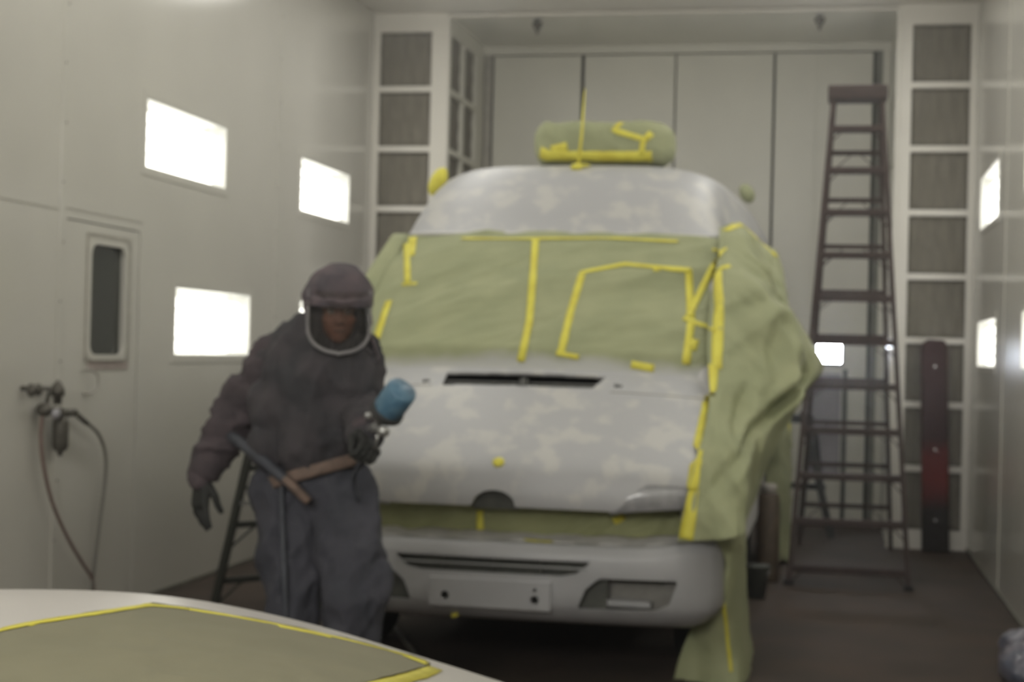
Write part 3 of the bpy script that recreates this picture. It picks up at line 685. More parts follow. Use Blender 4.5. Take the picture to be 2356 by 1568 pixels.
# paper skirt on the rear part of the van
rows = [[(CX+1.005, 10.2, 1.35), (CX+1.03, 11.3, 1.38), PX(1812, 940, 11.9), (CX+1.0, 12.6, 1.3)],
        [(CX+1.005, 10.6, 1.1), (CX+1.05, 11.3, 1.1), PX(1815, 1020, 11.9), (CX+1.0, 12.7, 1.0)],
        [(CX+1.01, 11.36, .8), (CX+1.09, 11.5, .78), PX(1812, 1130, 11.9), (CX+1.0, 12.7, .7)],
        [(CX+1.02, 11.4, .4), (CX+1.10, 11.6, .35), PX(1810, 1230, 11.9), (CX+1.0, 12.7, .3)],
        [(CX+1.05, 11.4, .03), (CX+1.12, 11.6, .03), PX(1806, 1292, 11.8), (CX+1.0, 12.7, .02)]]
S2 = cgrid(rows, 30, 50)
def rearS(u, v): p = S2(u, v); p.x += crumple(p, .02, 4, 6)*sm(0, .1, u); p.z = max(p.z, .004); return p
rearp, rmesh = grid('rear_masking_paper', rearS, 30, 50, 'paper', van, thick=.0015)

# yellow tape: each strip lies on the sheet or panel behind it
def bvh(o):
    me = o.data; g = ORG[o.name]; return BVHTree.FromPolygons([v.co+g for v in me.vertices], [tuple(p.vertices) for p in me.polygons])
def strip(bv, pix, w, parent, name='masking_tape', m='tape', lift=.004, seed=0):
    """pix: pixel polyline where the strip is seen; it is laid on the surface there"""
    P = []
    for i in range(len(pix)-1):
        a, b = pix[i], pix[i+1]; L_ = math.hypot(b[0]-a[0], b[1]-a[1]); n = max(2, int(L_/9))
        for k in range(n+(1 if i == len(pix)-2 else 0)):
            u, v = a[0]+(b[0]-a[0])*k/n, a[1]+(b[1]-a[1])*k/n; d = ray(u, v).normalized(); h = None
            for T in bv:
                q = T.ray_cast(EYE, d)
                if q[0] is not None and (h is None or q[3] < h[3]): h = q
            if h is not None:
                nr = h[1] if h[1].dot(d) < 0 else -h[1]; P.append((h[0], nr))
    if len(P) < 2: return None
    V = []; F = []
    for i, (p, nr) in enumerate(P):
        t = (P[min(i+1, len(P)-1)][0]-P[max(i-1, 0)][0]).normalized(); c = t.cross(nr).normalized(); ww = w*(1+.10*noise.noise(Vector((i*.4, seed, w*50))))
        for k in (-1, 0, 1):
            q = p+c*(k*ww/2); best = None
            for T in bv:
                z = T.find_nearest(q)
                if z[0] is not None and (best is None or z[3] < best[3]): best = z
            n2 = best[1] if best[1].dot(nr) > 0 else -best[1]
            V.append(best[0]+n2*lift)
    for i in range(len(P)-1):
        for k in (0, 1): F.append((i*3+k, i*3+k+1, (i+1)*3+k+1, (i+1)*3+k))
    return mk(name, V, F, m, parent, smooth=True, thick=.0008, off=0)
Bw, Bd, Bh, Br, Bl, Bg, Bs, Bk, Bb = [bvh(o) for o in (wpap, drape, hood, roof, lb, gm, skirt, rearp, bump)]
TP = [([Bw], [(1232, 552), (1226, 640), (1218, 740), (1198, 832)], .038), ([Bw], [(1340, 628), (1312, 720), (1290, 815)], .038), ([Bw], [(1336, 628), (1437, 608), (1590, 622)], .032),
      ([Bw], [(1506, 612), (1512, 624)], .035), ([Bw], [(1280, 812), (1332, 822)], .025), ([Bw, Bd], [(1584, 620), (1590, 740), (1578, 838)], .040), ([Bw, Bd], [(1660, 578), (1622, 650), (1584, 730)], .036),
      ([Bw, Bd], [(1640, 576), (1672, 574)], .03), ([Bw, Bd], [(1572, 732), (1645, 758)], .034), ([Bw, Bd], [(1598, 780), (1590, 805)], .05), ([Bw, Bd], [(1642, 622), (1680, 612)], .035),
      ([Bd], [(1650, 625), (1655, 700), (1652, 760), (1648, 850)], .055), ([Bw], [(936, 560), (938, 650)], .036), ([Bw], [(925, 655), (960, 652)], .02), ([Bw], [(1062, 549), (1160, 550), (1260, 549), (1420, 549), (1560, 556)], .018),
      ([Bw], [(950, 545), (945, 590)], .05), ([Bw], [(895, 692), (866, 780)], .04), ([Bw], [(1452, 838), (1505, 848)], .04),
      ([Bd, Bh, Bw], [(1640, 840), (1636, 900), (1612, 1010), (1592, 1128)], .056), ([Bd], [(1592, 1128), (1588, 1180), (1577, 1240)], .070), ([Bd], [(1668, 532), (1702, 516)], .05), ([Bd], [(1702, 514), (1750, 556), (1786, 590)], .026),
      ([Bg], [(1105, 1172), (1105, 1250)], .034), ([Bg], [(1412, 1200), (1435, 1184)], .04), ([Bl], [(1243, 350), (1260, 358), (1300, 360), (1400, 361), (1500, 361)], .075), ([Bl], [(1268, 345), (1305, 336)], .05),
      ([Bl], [(1430, 282), (1412, 300), (1480, 320), (1476, 356)], .034), ([Bl], [(1482, 322), (1500, 306)], .04), ([Bs], [(1664, 1385), (1672, 1450), (1682, 1545)], .016),
      ([Bk], [(1806, 950), (1796, 975)], .04), ([Bk], [(1815, 975), (1814, 1000)], .05)]
tcount = 0
for j, (bv, pix, w) in enumerate(TP): strip(bv, pix, w, van, seed=j, lift=.003 if j % 2 else .0042)
strip([bvh(ledge), Bg], [(1205, 1243), (1270, 1248), (1335, 1254)], .028, van, seed=99)
# tape dot on the hood badge
p = Bh.ray_cast(EYE, ray(1147, 1063).normalized()); MB().lathe(p[0]-p[1]*.001, p[1], [(0, .027), (.006, .026), (.010, .018), (.012, .004)], 20).go('taped_badge', 'tape', van, smooth=True)
# loose ends
MB().add([PX(1046, 1396, 6.95), PX(1056, 1415, 6.93), PX(1040, 1420, 6.95), PX(1036, 1408, 6.96)], [(0, 1, 2, 3)]).go('tape_scrap', 'tape', van, smooth=False)

# ------------------------------------------------------------------ stepladders
def stepladder(cx, y0, y1, y2, h, n, wb, wt, m, label, rails=.075, loc_rot=None):
    """front feet at y0, top at y1, rear feet at y2; n steps; wb, wt half widths at foot and top"""
    root = empty('stepladder', (cx, y0, 0), label, 'ladder')
    ht = h-.06
    P = lambda s, z: Vector((cx+s*(wb+(wt-wb)*z/h), y0+(y1-y0)*z/h, z)); Q = lambda s, z: Vector((cx+s*((wb-.03)+(wt-wb+.02)*z/h), y2+(y1+.08-y2)*z/h, z))
    for s in (-1, 1):
        mb = MB(); a, b = P(s, 0), P(s, ht); mb.bar(a, b, rails*.35, rails, (0, 1, 0)); mb.go('front_rail', m, root, bevel=.003)
        mb = MB(); a, b = Q(s, 0), Q(s, ht); mb.bar(a, b, rails*.35, rails*.8, (0, 1, 0)); mb.go('rear_rail', m, root, bevel=.003)
        MB().box((P(s, 0).x-.03, y0-.05, 0), (P(s, 0).x+.03, y0+.05, .03)).go('foot', 'rubber', root, bevel=.005)
        zz = h*.47; mb = MB().bar(P(s, zz), Q(s, zz-.02), .006, .025); mb.go('spreader', 'steel', root)
    for k in range(n):
        z = .12+.3*k if n > 5 else .28+.28*k; a, b = P(-1, z), P(1, z)
        st = MB().box((a.x+.01, a.y-.045, z-.035), (b.x-.01, a.y+.05, z+.01)).go('step', m, root, bevel=.006)
        for s in (-1, 1): q = P(s, z-.11); MB().bar((q.x-s*.01, q.y+.01, z-.11), (q.x-s*.085, q.y+.02, z-.03), .008, .022, (0, 1, 0)).go('knee_brace', m, st)
    k = 0; z = h*.10
    while z < h-.3:
        a, b = Q(-1, z), Q(1, z); bt = MB().bar(a, b, .03, .035).go('rear_brace', m, root, bevel=.003)
        for s in (-1, 1): q = Q(s, z-.15); MB().bar(q, (q.x-s*.16, Q(s, z).y, z-.01), .006, .02, (0, 1, 0)).go('diagonal_brace', m, bt)
        z += .33
    MB().box((cx-wt-.04, y1-.09, ht-.02), (cx+wt+.04, y1+.16, h+.02)).go('top_cap', 'brownrail' if m == 'brownrail' else m, root, bevel=.012)
    return root
stepladder(.16, 10.65, 11.48, 12.90, 3.40, 11, .385, .165, 'brownrail', 'tall brown stepladder standing beside the right filter column', rails=.085)
b = stepladder(0, 0, .34, .80, 1.30, 4, .25, .16, 'greenrail', 'small dark stepladder standing behind the painter by the left wall', rails=.075)
b.location = (-2.66, 8.32, 0); b.rotation_euler = (0, 0, math.radians(52))

# ------------------------------------------------------------------ things by the back
t = empty('work_stand', (-.12, 13.6, 0), 'black folding stand before the back doors, seen through the tall stepladder', 'stand')
for nm, p, q, w in (('leg', (-.20, 13.5, 1.05), (.06, 13.3, .02), .06), ('leg', (-.13, 13.7, 1.0), (-.20, 13.3, .05), .05), ('post', (-.34, 13.75, 1.22), (-.34, 13.75, .0), .085), ('crossbar', (-.34, 13.6, .42), (0, 13.5, .42), .05),
                    ('crossbar', (-.34, 13.6, .98), (-.12, 13.6, .98), .07), ('leg', (-.1, 13.9, .9), (.02, 13.95, .02), .04)):
    MB().bar(p, q, w, w*.7, (0, 1, 0)).go(nm, 'blackplastic', t, bevel=.006)
MB().box((-.38, 13.6, 1.12), (-.29, 13.9, 1.32)).go('clamp_head', 'blackplastic', t, bevel=.02)
# tall black panel with red middle leaning on the right filters
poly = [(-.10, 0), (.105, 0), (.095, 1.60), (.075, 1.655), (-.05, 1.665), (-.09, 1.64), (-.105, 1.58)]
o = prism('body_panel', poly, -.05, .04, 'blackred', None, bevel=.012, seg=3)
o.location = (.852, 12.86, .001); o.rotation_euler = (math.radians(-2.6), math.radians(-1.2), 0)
tag(o, 'tall narrow black panel with a red middle, standing against the right filters', 'panel')
for z in (.25, .8, 1.45):
    MB().lathe((-.0, -.05, z), (0, -1, 0), [(0, .012), (.003, .010)], 10).go('fastener', 'steel', None).parent = o
# grey bucket and brown drum beside the van
t = empty('bucket', (-.36, 10.1, 0), 'grey tapered bucket on the floor beside the van', 'bucket')
bp = A(1737, 1375, z=0); c = Vector((bp.x, bp.y, 0))
t.location = c; ORG[t.name] = c
MB().lathe(c, (0, 0, 1), [(0, .001), (0, .060), (.19, .088), (.195, .094), (.205, .094), (.205, .086), (.02, .055), (.02, .001)], 28).go('pail', 'greybucket', t, smooth=True)
MB().tube([c+Vector((.088*math.cos(a), -.02-.03*math.sin(a), .18-.05*math.sin(a))) for a in [PI*k/12 for k in range(13)]], .003, 6).go('handle', 'steel', t)
c = Vector((-.37, 10.75, 0)); t = empty('cylinder_drum', c, 'brown cylinder with a pale cap standing beside the van behind the grey bucket', 'drum')
MB().lathe(c, (0, 0, 1), [(0, .001), (0, .075), (.02, .08), (.56, .075), (.585, .06), (.585, .001)], 24).go('barrel', 'brownstuff', t, smooth=True)
MB().lathe(c+Vector((0, 0, .58)), (0, 0, 1), [(0, .055), (.06, .055), (.068, .045), (.068, .001)], 20).go('cap', 'capwhite', t, smooth=True)
# bag at the right edge
mb = MB().ball((.97, 7.95, .07), (.125, .17, .085)).ball((.96, 7.8, .06), (.12, .14, .08)).ball((.96, 8.02, .11), (.10, .10, .08))
blob('crumpled_bag', mb, 'bag', None, .012, 4, .02, 9, 3, org=(1.0, 7.7, 0)); o = bpy.data.objects['crumpled_bag']
for v in o.data.vertices: v.co.z = max(v.co.z, .001); v.co.x = min(v.co.x, .09)
tag(o, 'crumpled grey plastic bag on the floor by the right wall', 'bag')
# hose on the floor under the van
pts = [A(850, 1370, z=.012), A(865, 1388, z=.012), A(905, 1440, z=.012), A(945, 1490, z=.012), A(985, 1545, z=.012), A(1040, 1620, z=.012)]
o = MB().tube(cr(pts, 30), .014, 10).go('floor_hose', 'greyhose', None, smooth=True); tag(o, 'pale hose lying on the dark floor under the van bumper', 'hose')

# ------------------------------------------------------------------ air regulator on the left wall and its hoses
xw = XL; t = empty('air_regulator', (xw, 7.45, 1.12), 'grey air filter and regulator on the left wall beside the service door', 'regulator')
W = lambda u, v, d=.05: A(u, v, x=xw+d)
mb = MB(); c1 = W(70, 893); c2 = W(112, 893)
mb.tube([Vector((xw, c1.y, c1.z)), c1, c2, W(113, 905), W(107, 930)], .011, 10); mb.go('pipe', 'regmetal', t, smooth=True)
MB().ball(W(72, 897), (.025, .016, .033)).go('valve', 'regmetal', t, smooth=True)
MB().ball(W(88, 896), (.025, .018, .030)).go('valve', 'regmetal', t, smooth=True)
MB().ball(W(102, 942), (.045, .033, .036)).go('inlet_body', 'regmetal', t, smooth=True)
MB().lathe(W(132, 925, .06), (0, 0, 1), [(-.01, .02), (.03, .022), (.032, .034), (.06, .036), (.085, .028), (.10, .016), (.115, .001)], 16).go('adjusting_knob', 'regmetal', t, smooth=True)
MB().lathe(W(128, 950, .07), (1, 0, 0), [(0, .032), (.03, .032), (.032, .001)], 20).go('regulator_body', 'regmetal', t, smooth=True)
MB().lathe(W(127, 952, .11), (1, -.3, 0), [(0, .026), (.012, .026), (.013, .001)], 20).go('pressure_gauge', 'gaugeface', t, smooth=True)
MB().lathe(W(140, 958, .06), (0, 0, -1), [(0, .034), (.03, .040), (.15, .040), (.17, .03), (.175, .014), (.195, .012), (.2, .001)], 18).go('filter_bowl', 'regmetal', t, smooth=True)
MB().tube([W(146, 950), W(172, 948)], .020, 10).go('outlet', 'regmetal', t, smooth=True)
h1 = cr([W(97, 958), W(94, 1010), W(102, 1080), W(122, 1160), W(155, 1235), W(190, 1295), W(212, 1330), W(217, 1372)], 60)
h2 = cr([W(170, 948), W(200, 972), W(228, 1000), W(243, 1050), W(240, 1120), W(228, 1210), W(217, 1300), W(212, 1345), W(211, 1380)], 60)
o = MB().tube(h1+[Vector((xw+.10, h1[-1].y+.02, .02))], .009, 10).go('air_hose', 'redhose', None, smooth=True); tag(o, 'red-brown air hose hanging from the wall regulator', 'hose')
o = MB().tube(h2+[Vector((xw+.05, h2[-1].y-.03, .02))], .0095, 10).go('air_hose', 'greyhose', None, smooth=True); tag(o, 'grey air hose looping from the right of the wall regulator', 'hose')
MB().tube([W(176, 952), W(200, 973)], .014, 10).go('hose_ferrule', 'regmetal', o, smooth=True)

# ------------------------------------------------------------------ the white coupe in front
sA = Vector((.85, .53, 0)).normalized(); sB = Vector((.53, -.85, 0)).normalized(); BW = 1.36
def car_pt(s, c, z): return sA*s+sB*c+Vector((0, 0, z))
zr = [(-2.6, .80), (-2.2, .86), (-1.6, .93), (-1.2, 1.02), (-.8, 1.075), (-.4, 1.095), (0, 1.097), (.35, 1.083), (.6, 1.035), (.83, .962), (1.09, .873), (1.3, .80), (1.6, .72), (1.8, .66), (1.95, .5)]
zc = cr([(a, 0, b) for a, b in zr], 200)
def zs(s):
    for a, b in zip(zc, zc[1:]):
        if s <= b.x: return a.z+(b.z-a.z)*(s-a.x)/(b.x-a.x)
    return zc[-1].z
C0 = -2.775
stations = [-2.6+4.55*i/91 for i in range(92)]
def csec(s):
    z = zs(s); f = sm(1.95, 1.5, s)*.5+.5; tap = 1-.10*sm(1.0, 1.9, s)-.08*sm(-1.6, -2.6, s)
    half = [(.0, z+.012), (.25, z+.010), (.42, z+.005), (.55, z-.002), (.62, z-.012), (.655, z-.035), (.68, z-.075), (.72, max(.62, z-.2)), (.80, max(.58, z-.32)), (.86, .55), (.87, .42), (.85, .28), (.80, .20), (.4, .18), (0, .18)]
    return [(a*tap, max(b, .12)) for a, b in half]
V = []; F = []; nh = 15
cm = C0+.68
for s in stations:
    h_ = csec(s)
    for a, z in h_: V.append(car_pt(s, cm-a, z))
    for a, z in h_[::-1][1:-1]: V.append(car_pt(s, cm+a, z))
m_ = 2*nh-2
for i in range(len(stations)-1):
    for k in range(m_): F.append((i*m_+k, i*m_+(k+1) % m_, (i+1)*m_+(k+1) % m_, (i+1)*m_+k))
F += [tuple(range(m_)), tuple((len(stations)-1)*m_+k for k in range(m_))[::-1]]
corg = car_pt(0, cm, 0)
car = empty('coupe', corg, 'low white car in front, its sloping window masked with tan paper and yellow tape', 'car')
shell = mk('car_body', V, F, 'coupe', car)
sub = shell.modifiers.new('s', 'SUBSURF'); sub.levels = 1; sub.render_levels = 2
for p in shell.data.polygons: p.use_smooth = True
for s in (-1.75, 1.05):
    for k in (-1, 1):
        b0 = car_pt(s, cm+k*.70, .31); w = MB().lathe(b0, sB*k, [(0, .2), (.01, .29), (.03, .308), (.12, .31), (.16, .30), (.17, .2)], 28).go('tyre', 'rubber', car, smooth=True)
        MB().lathe(b0+sB*k*.10, sB*k, [(0, .2), (.05, .2), (.06, .17), (.03, .05), (.07, .04), (.07, .001)], 20).go('wheel_rim', 'steel', w, smooth=True)
# paper on the glass: corners measured on the surface
apply_mods(shell); shell.data.materials.clear(); shell.data.materials.append(MATS['coupe'])
for p in shell.data.polygons: p.use_smooth = True
Bc = bvh(shell)
def on_car(u, v):
    d = ray(u, v).normalized(); q = Bc.ray_cast(EYE, d); return q[0], (q[1] if q[1].dot(d) < 0 else -q[1])
far = [(350, 1391), (420, 1400), (520, 1416), (620, 1434), (720, 1455), (800, 1473), (870, 1491), (930, 1507), (972, 1520), (990, 1532)]
nearP = []
top = [(350, 1391), (180, 1418), (75, 1434), (0, 1450), (-150, 1487), (-330, 1545)]
bot = [(990, 1532), (930, 1551), (860, 1568), (760, 1592), (560, 1640), (300, 1720)]
def bilin(u, v):
    a = cr([(x, y, 0) for x, y in far], 61)[round(u*60)]; t0 = cr([(x, y, 0) for x, y in top], 41)[round(v*40)]; b0 = cr([(x, y, 0) for x, y in bot], 41)[round(v*40)]
    k = t0.lerp(b0, u)+(a-Vector((350, 1391, 0)).lerp(Vector((990, 1532, 0)), u))*(1-v); return k
V = []; F = []
_f = cr([(x, y, 0) for x, y in far], 61); _t = cr([(x, y, 0) for x, y in top], 41); _b = cr([(x, y, 0) for x, y in bot], 41)
for j in range(41):
    for i in range(61):
        u = i/60; v = j/40; k = _t[j].lerp(_b[j], u)+(_f[i]-_f[0].lerp(_f[60], u))*(1-v)
        p, n_ = on_car(k.x, k.y); V.append(p+n_*(.002+.0015*max(0, crumple(p, 1, 9, 3))))
for j in range(40):
    for i in range(60): F.append((j*61+i, j*61+i+1, (j+1)*61+i+1, (j+1)*61+i))
cpaper = mk('window_masking_paper', V, F, 'papertan', car, smooth=True, thick=.001, off=0)
Bp = bvh(cpaper)
for j, (pix, w) in enumerate([([(346, 1391), (420, 1399), (520, 1415), (620, 1433), (720, 1454), (800, 1472), (870, 1490), (930, 1506), (984, 1524)], .018), ([(356, 1391), (180, 1418), (75, 1434), (-20, 1454)], .018),
                              ([(430, 1401), (330, 1393)], .014), ([(640, 1440), (700, 1452), (760, 1466)], .019), ([(985, 1532), (940, 1549), (880, 1566), (800, 1590)], .050), ([(935, 1512), (984, 1530)], .02), ([(95, 1428), (60, 1440)], .016)]):
    strip([Bp, Bc], pix, w, car, seed=j+50, lift=.0012+.0004*(j % 3))

# ------------------------------------------------------------------ the painter
PY = 5.5
def B(u, v, y=PY): return A(u, v, y=y)
person = empty('person', (B(735, 1110).x, PY, 0), 'painter in dark overalls, hood with clear visor and black gloves, holding the spray gun', 'person')
# jacket
J = MB()
hipL, hipR = B(668, 1085, 5.54), B(790, 1080, 5.54)
chest = B(728, 880, 5.5); belly = B(722, 985, 5.5); neck = B(752, 775, 5.5); shR, shL = B(648, 795, 5.53), B(828, 800, 5.52)
def bl(mb, c, r, a=0): return mb.ball(c, r, 20, 14, Matrix.Rotation(a, 3, 'Y') if a else None)
bl(J, chest, (.185, .135, .19)); bl(J, B(700, 850), (.14, .12, .14)); bl(J, B(790, 860), (.125, .12, .15)); bl(J, B(680, 940), (.15, .13, .15)); bl(J, belly, (.19, .14, .15)); bl(J, B(762, 945), (.125, .13, .14))
bl(J, B(708, 1030), (.152, .135, .08), .12); bl(J, B(650, 1015), (.10, .12, .10)); bl(J, B(768, 1010), (.070, .11, .07)); bl(J, B(740, 790), (.15, .11, .09))
J.cone(neck, .085, B(775, 720, 5.46), .075)
J.cone(B(675, 805), .080, B(645, 830, 5.55), .078); J.cone(B(775, 800), .075, B(812, 808, 5.52), .072)
Torso = J; J = MB()
elR = B(555, 925, 5.60); wrR = B(472, 1088, 5.52)
J.cone(B(638, 828, 5.55), .080, B(600, 885, 5.58), .078); J.cone(B(600, 885, 5.58), .078, elR, .072)
bl(J, B(562, 955, 5.6), (.078, .075, .072))
J.cone(elR, .070, B(515, 1000, 5.56), .062); J.cone(B(515, 1000, 5.56), .062, wrR, .050)
Jr = J; J = MB(); elL = B(828, 925, 5.52); wrL = B(842, 1000, 5.24)
J.cone(B(812, 805, 5.52), .074, B(822, 860, 5.54), .072); J.cone(B(822, 860, 5.54), .072, elL, .062); J.cone(elL, .068, wrL, .048)
jacket = blob('jacket', Torso, 'jacket', person, .012, 5, .024, 7, 2, stretch=(1.6, 1, .6))
blob('sleeve', Jr, 'sleeve', jacket, .012, 4, .020, 9, 5, stretch=(.8, 1, 1.6)); blob('sleeve', J, 'jacket', jacket, .012, 4, .018, 9, 6, stretch=(.8, 1, 1.6))
# sleeve colour is a little browner: cuffs as their own pieces
for a, b, r0, r1 in ((B(492, 1040, 5.54), B(466, 1098, 5.52), .060, .056), (B(843, 985, 5.29), wrL, .055, .052)):
    a, b = Vector(a), Vector(b); t = (b-a); mb = MB().tube([a, a+t*.3, a+t*.6, a+t*.9, b], [r0, r0+.004, r0, r1+.003, r1-.01], 20); mb.go('cuff', 'sleeve', jacket, smooth=True)
# trousers
T = MB()
bl(T, B(735, 1105, 5.54), (.185, .13, .09)); bl(T, B(672, 1150, 5.53), (.115, .12, .13)); bl(T, B(790, 1150, 5.53), (.12, .12, .13))
knR, knL = B(676, 1400, 5.47), B(815, 1370, 5.42)
T.cone(B(668, 1150, 5.53), .118, B(668, 1260, 5.50), .108); T.cone(B(668, 1260, 5.5), .108, knR, .088)
T.cone(B(792, 1150, 5.53), .120, B(803, 1250, 5.47), .108); T.cone(B(803, 1250, 5.47), .108, knL, .098)
anR = Vector((knR.x-.01, 5.56, .10)); anL = Vector((knL.x+.02, 5.50, .10))
T.cone(knR, .088, anR, .066); T.cone(knL, .096, anL, .070)
bl(T, B(618, 1130, 5.52), (.045, .07, .09), .2); bl(T, B(835, 1160, 5.52), (.04, .07, .12), -.15); bl(T, B(850, 1340, 5.44), (.06, .07, .10), -.1)
blob('trousers', T, 'trousers', person, .012, 5, .022, 6, 8, stretch=(1.6, 1.2, .7))
for an in (anR, anL):
    S = MB(); bl(S, (an.x+.01, an.y-.06, .05), (.05, .14, .05)); S.cone((an.x, an.y, .05), .055, (an.x, an.y, .16), .058); o = blob('boot', S, 'blackplastic', person, .01, 5)
    for v in o.data.vertices: v.co.z = max(v.co.z, .001)
# body: head, neck and trunk under the clothes, one continuous mesh
ha = math.radians(20); hc = B(779, 716, 5.43)
Hm = Matrix.Rotation(ha, 3, 'Z') @ Matrix.Rotation(math.radians(6), 3, 'X')
def hp(x, y, z): return hc+Hm @ Vector((x, y, z))
K = MB(); rotH = Hm
K.ball(hp(0, .02, .035), (.072, .090, .085), 24, 18, rotH); K.ball(hp(0, -.010, -.035), (.058, .070, .075), 24, 18, rotH); K.ball(hp(0, -.045, -.085), (.030, .028, .025), 16, 10, rotH)
K.ball(hp(0, -.062, .020), (.055, .018, .012), 16, 10, rotH)                 # brow
K.cone(hp(0, -.072, .008), .008, hp(0, -.093, -.028), .013); K.ball(hp(-.013, -.080, -.034), (.009, .010, .008), 10, 8); K.ball(hp(.013, -.080, -.034), (.009, .010, .008), 10, 8)
for s in (-1, 1):
    K.ball(hp(s*.040, -.045, -.025), (.022, .020, .020), 12, 8); K.ball(hp(s*.074, .015, -.012), (.010, .020, .032), 12, 8, rotH)
K.ball(hp(0, -.072, -.058), (.024, .010, .006), 12, 8, rotH); K.ball(hp(0, -.070, -.068), (.020, .011, .006), 12, 8, rotH)
K.cone(hp(0, .02, -.07), .055, neck, .058); K.cone(neck, .07, B(735, 1040), .10); K.cone(B(740, 800), .06, B(660, 805), .05); K.cone(B(740, 800), .06, B(815, 805), .05); K.ball(B(735, 900), (.12, .08, .14))
for s_, e_, w_ in ((B(640, 810, 5.54), elR, wrR), (B(822, 805, 5.52), elL, wrL)): K.cone(s_, .045, e_, .036); K.cone(e_, .036, w_, .028)
for h_, k_, a_ in ((B(672, 1130, 5.54), knR, anR), (B(790, 1130, 5.54), knL, anL)): K.cone(h_, .075, k_, .055); K.cone(k_, .05, a_, .035); K.cone(B(735, 1040), .10, h_, .08)
body = blob('body', K, 'skin', person, .007, 2)
for s in (-1, 1):
    e_ = MB().ball(hp(s*.030, -.066, .004), (.013, .010, .009), 14, 10).go('eye', 'eyewhite', body, smooth=True)
    MB().ball(hp(s*.030, -.0745, .003), (.0055, .004, .0055), 10, 8).go('iris', 'hair', body, smooth=True)
    MB().tube([hp(s*.012, -.082, .022), hp(s*.030, -.083, .028), hp(s*.048, -.072, .022)], [.003, .004, .002], 8).go('eyebrow', 'hair', body)
MB().tube([hp(-.02, -.083, -.063), hp(0, -.086, -.062), hp(.02, -.083, -.063)], .0018, 6).go('lip_line', 'hair', body)
# hood: cloth over head and neck, open for the visor
def hoodS2(u, v):
    a = 2*PI*u; ca, sa = math.cos(a), math.sin(a)          # a = -90 deg is the face
    if v < .5: th = v/.5*PI/2*1.05; r = math.sin(th); z = .030+.140*math.cos(th)-.002; rx, ry = .113*r, .132*r; off = .012
    else: w = (v-.5)/.5; z = .029-.21*w; rx, ry = .113-.012*math.sin(w*PI)+.03*w*w, .132-.02*math.sin(w*PI)+.01*w; off = .012+.03*w
    p = Vector((rx*ca, off+ry*sa, z)); q = hc+Hm @ p; d = crumple(q, .010, 9, 12); return q+(Hm @ Vector((ca, sa, .2)))*d
def skipf(u, v):
    a = 2*PI*u; front = math.sin(a) < -.30; z = None
    if v < .5: return False
    w = (v-.5)/.5; z = .029-.21*w; return front and z < .034
hood_cloth, _ = grid('head_cover', hoodS2, 72, 48, 'hoodcloth', person, thick=.004, skip=skipf)
# visor pane: curved, rounded below, with its rim
def vis(phi, z): 
    r = .118+.012*(1-(z+.05)**2*20); return hc+Hm @ Vector((r*math.sin(phi)*.93, .015-(r+.018)*math.cos(phi), z))
def vh(z):   # half angle at height z
    zt, zb = .080, -.137; t = (z-zb)/(zt-zb); return 1.12*min(1, max(0, 1-(1-min(1, t*2.1))**2.6))**.62
def visS(u, v): z = -.137+.217*v; return vis((-1+2*u)*vh(z), z)
pane, _ = grid('visor', visS, 40, 40, 'visorpane', person, thick=0)
rim = [vis(-vh(z), z) for z in [.080-.217*k/30 for k in range(31)]]+[vis(vh(z), z) for z in [-.137+.217*k/30 for k in range(31)]]
MB().tube(rim, .0068, 8).go('visor_rim', 'rim', pane, smooth=True)
MB().tube([vis(-1.15+2.3*k/20, .046+.003*math.sin(k)) for k in range(21)], .009, 8).go('brow_band', 'hoodcloth', pane, smooth=True)
MB().ball(hp(-.116, .0, .055), (.018, .03, .025), 14, 10, rotH).go('hinge_knob', 'hoodcloth', pane, smooth=True)
# belt with breathing hose
bc = B(728, 1082, 5.53)
def beltS(u, v): a = 2*PI*u; return Vector((bc.x+.182*math.cos(a), bc.y+.158*math.sin(a), bc.z+.045*v-.0225+.058*math.cos(a)))
belt, _ = grid('belt', beltS, 60, 4, 'belt', person, thick=.006, off=1)
MB().tube(cr([B(530, 1000, 5.52), B(575, 1035, 5.42), B(630, 1080, 5.36), B(675, 1120, 5.35), B(706, 1150, 5.37)], 30), [.021]*12+[.020]*10+[.017]*6+[.014, .010], 14).go('breathing_hose', 'bluehose', person, smooth=True)
MB().tube(cr([B(655, 1100, 5.342), B(680, 1124, 5.340), B(709, 1153, 5.362)], 10), .0165, 12).go('hose_end', 'belt', person, smooth=True)
MB().tube(cr([B(648, 1110, 5.40), B(650, 1200, 5.385), B(655, 1330, 5.36), B(655, 1450, 5.36), Vector((knR.x-.04, 5.40, .03)), Vector((knR.x-.2, 5.6, .014))], 40), .011, 10).go('supply_hose', 'bluehose', person, smooth=True)
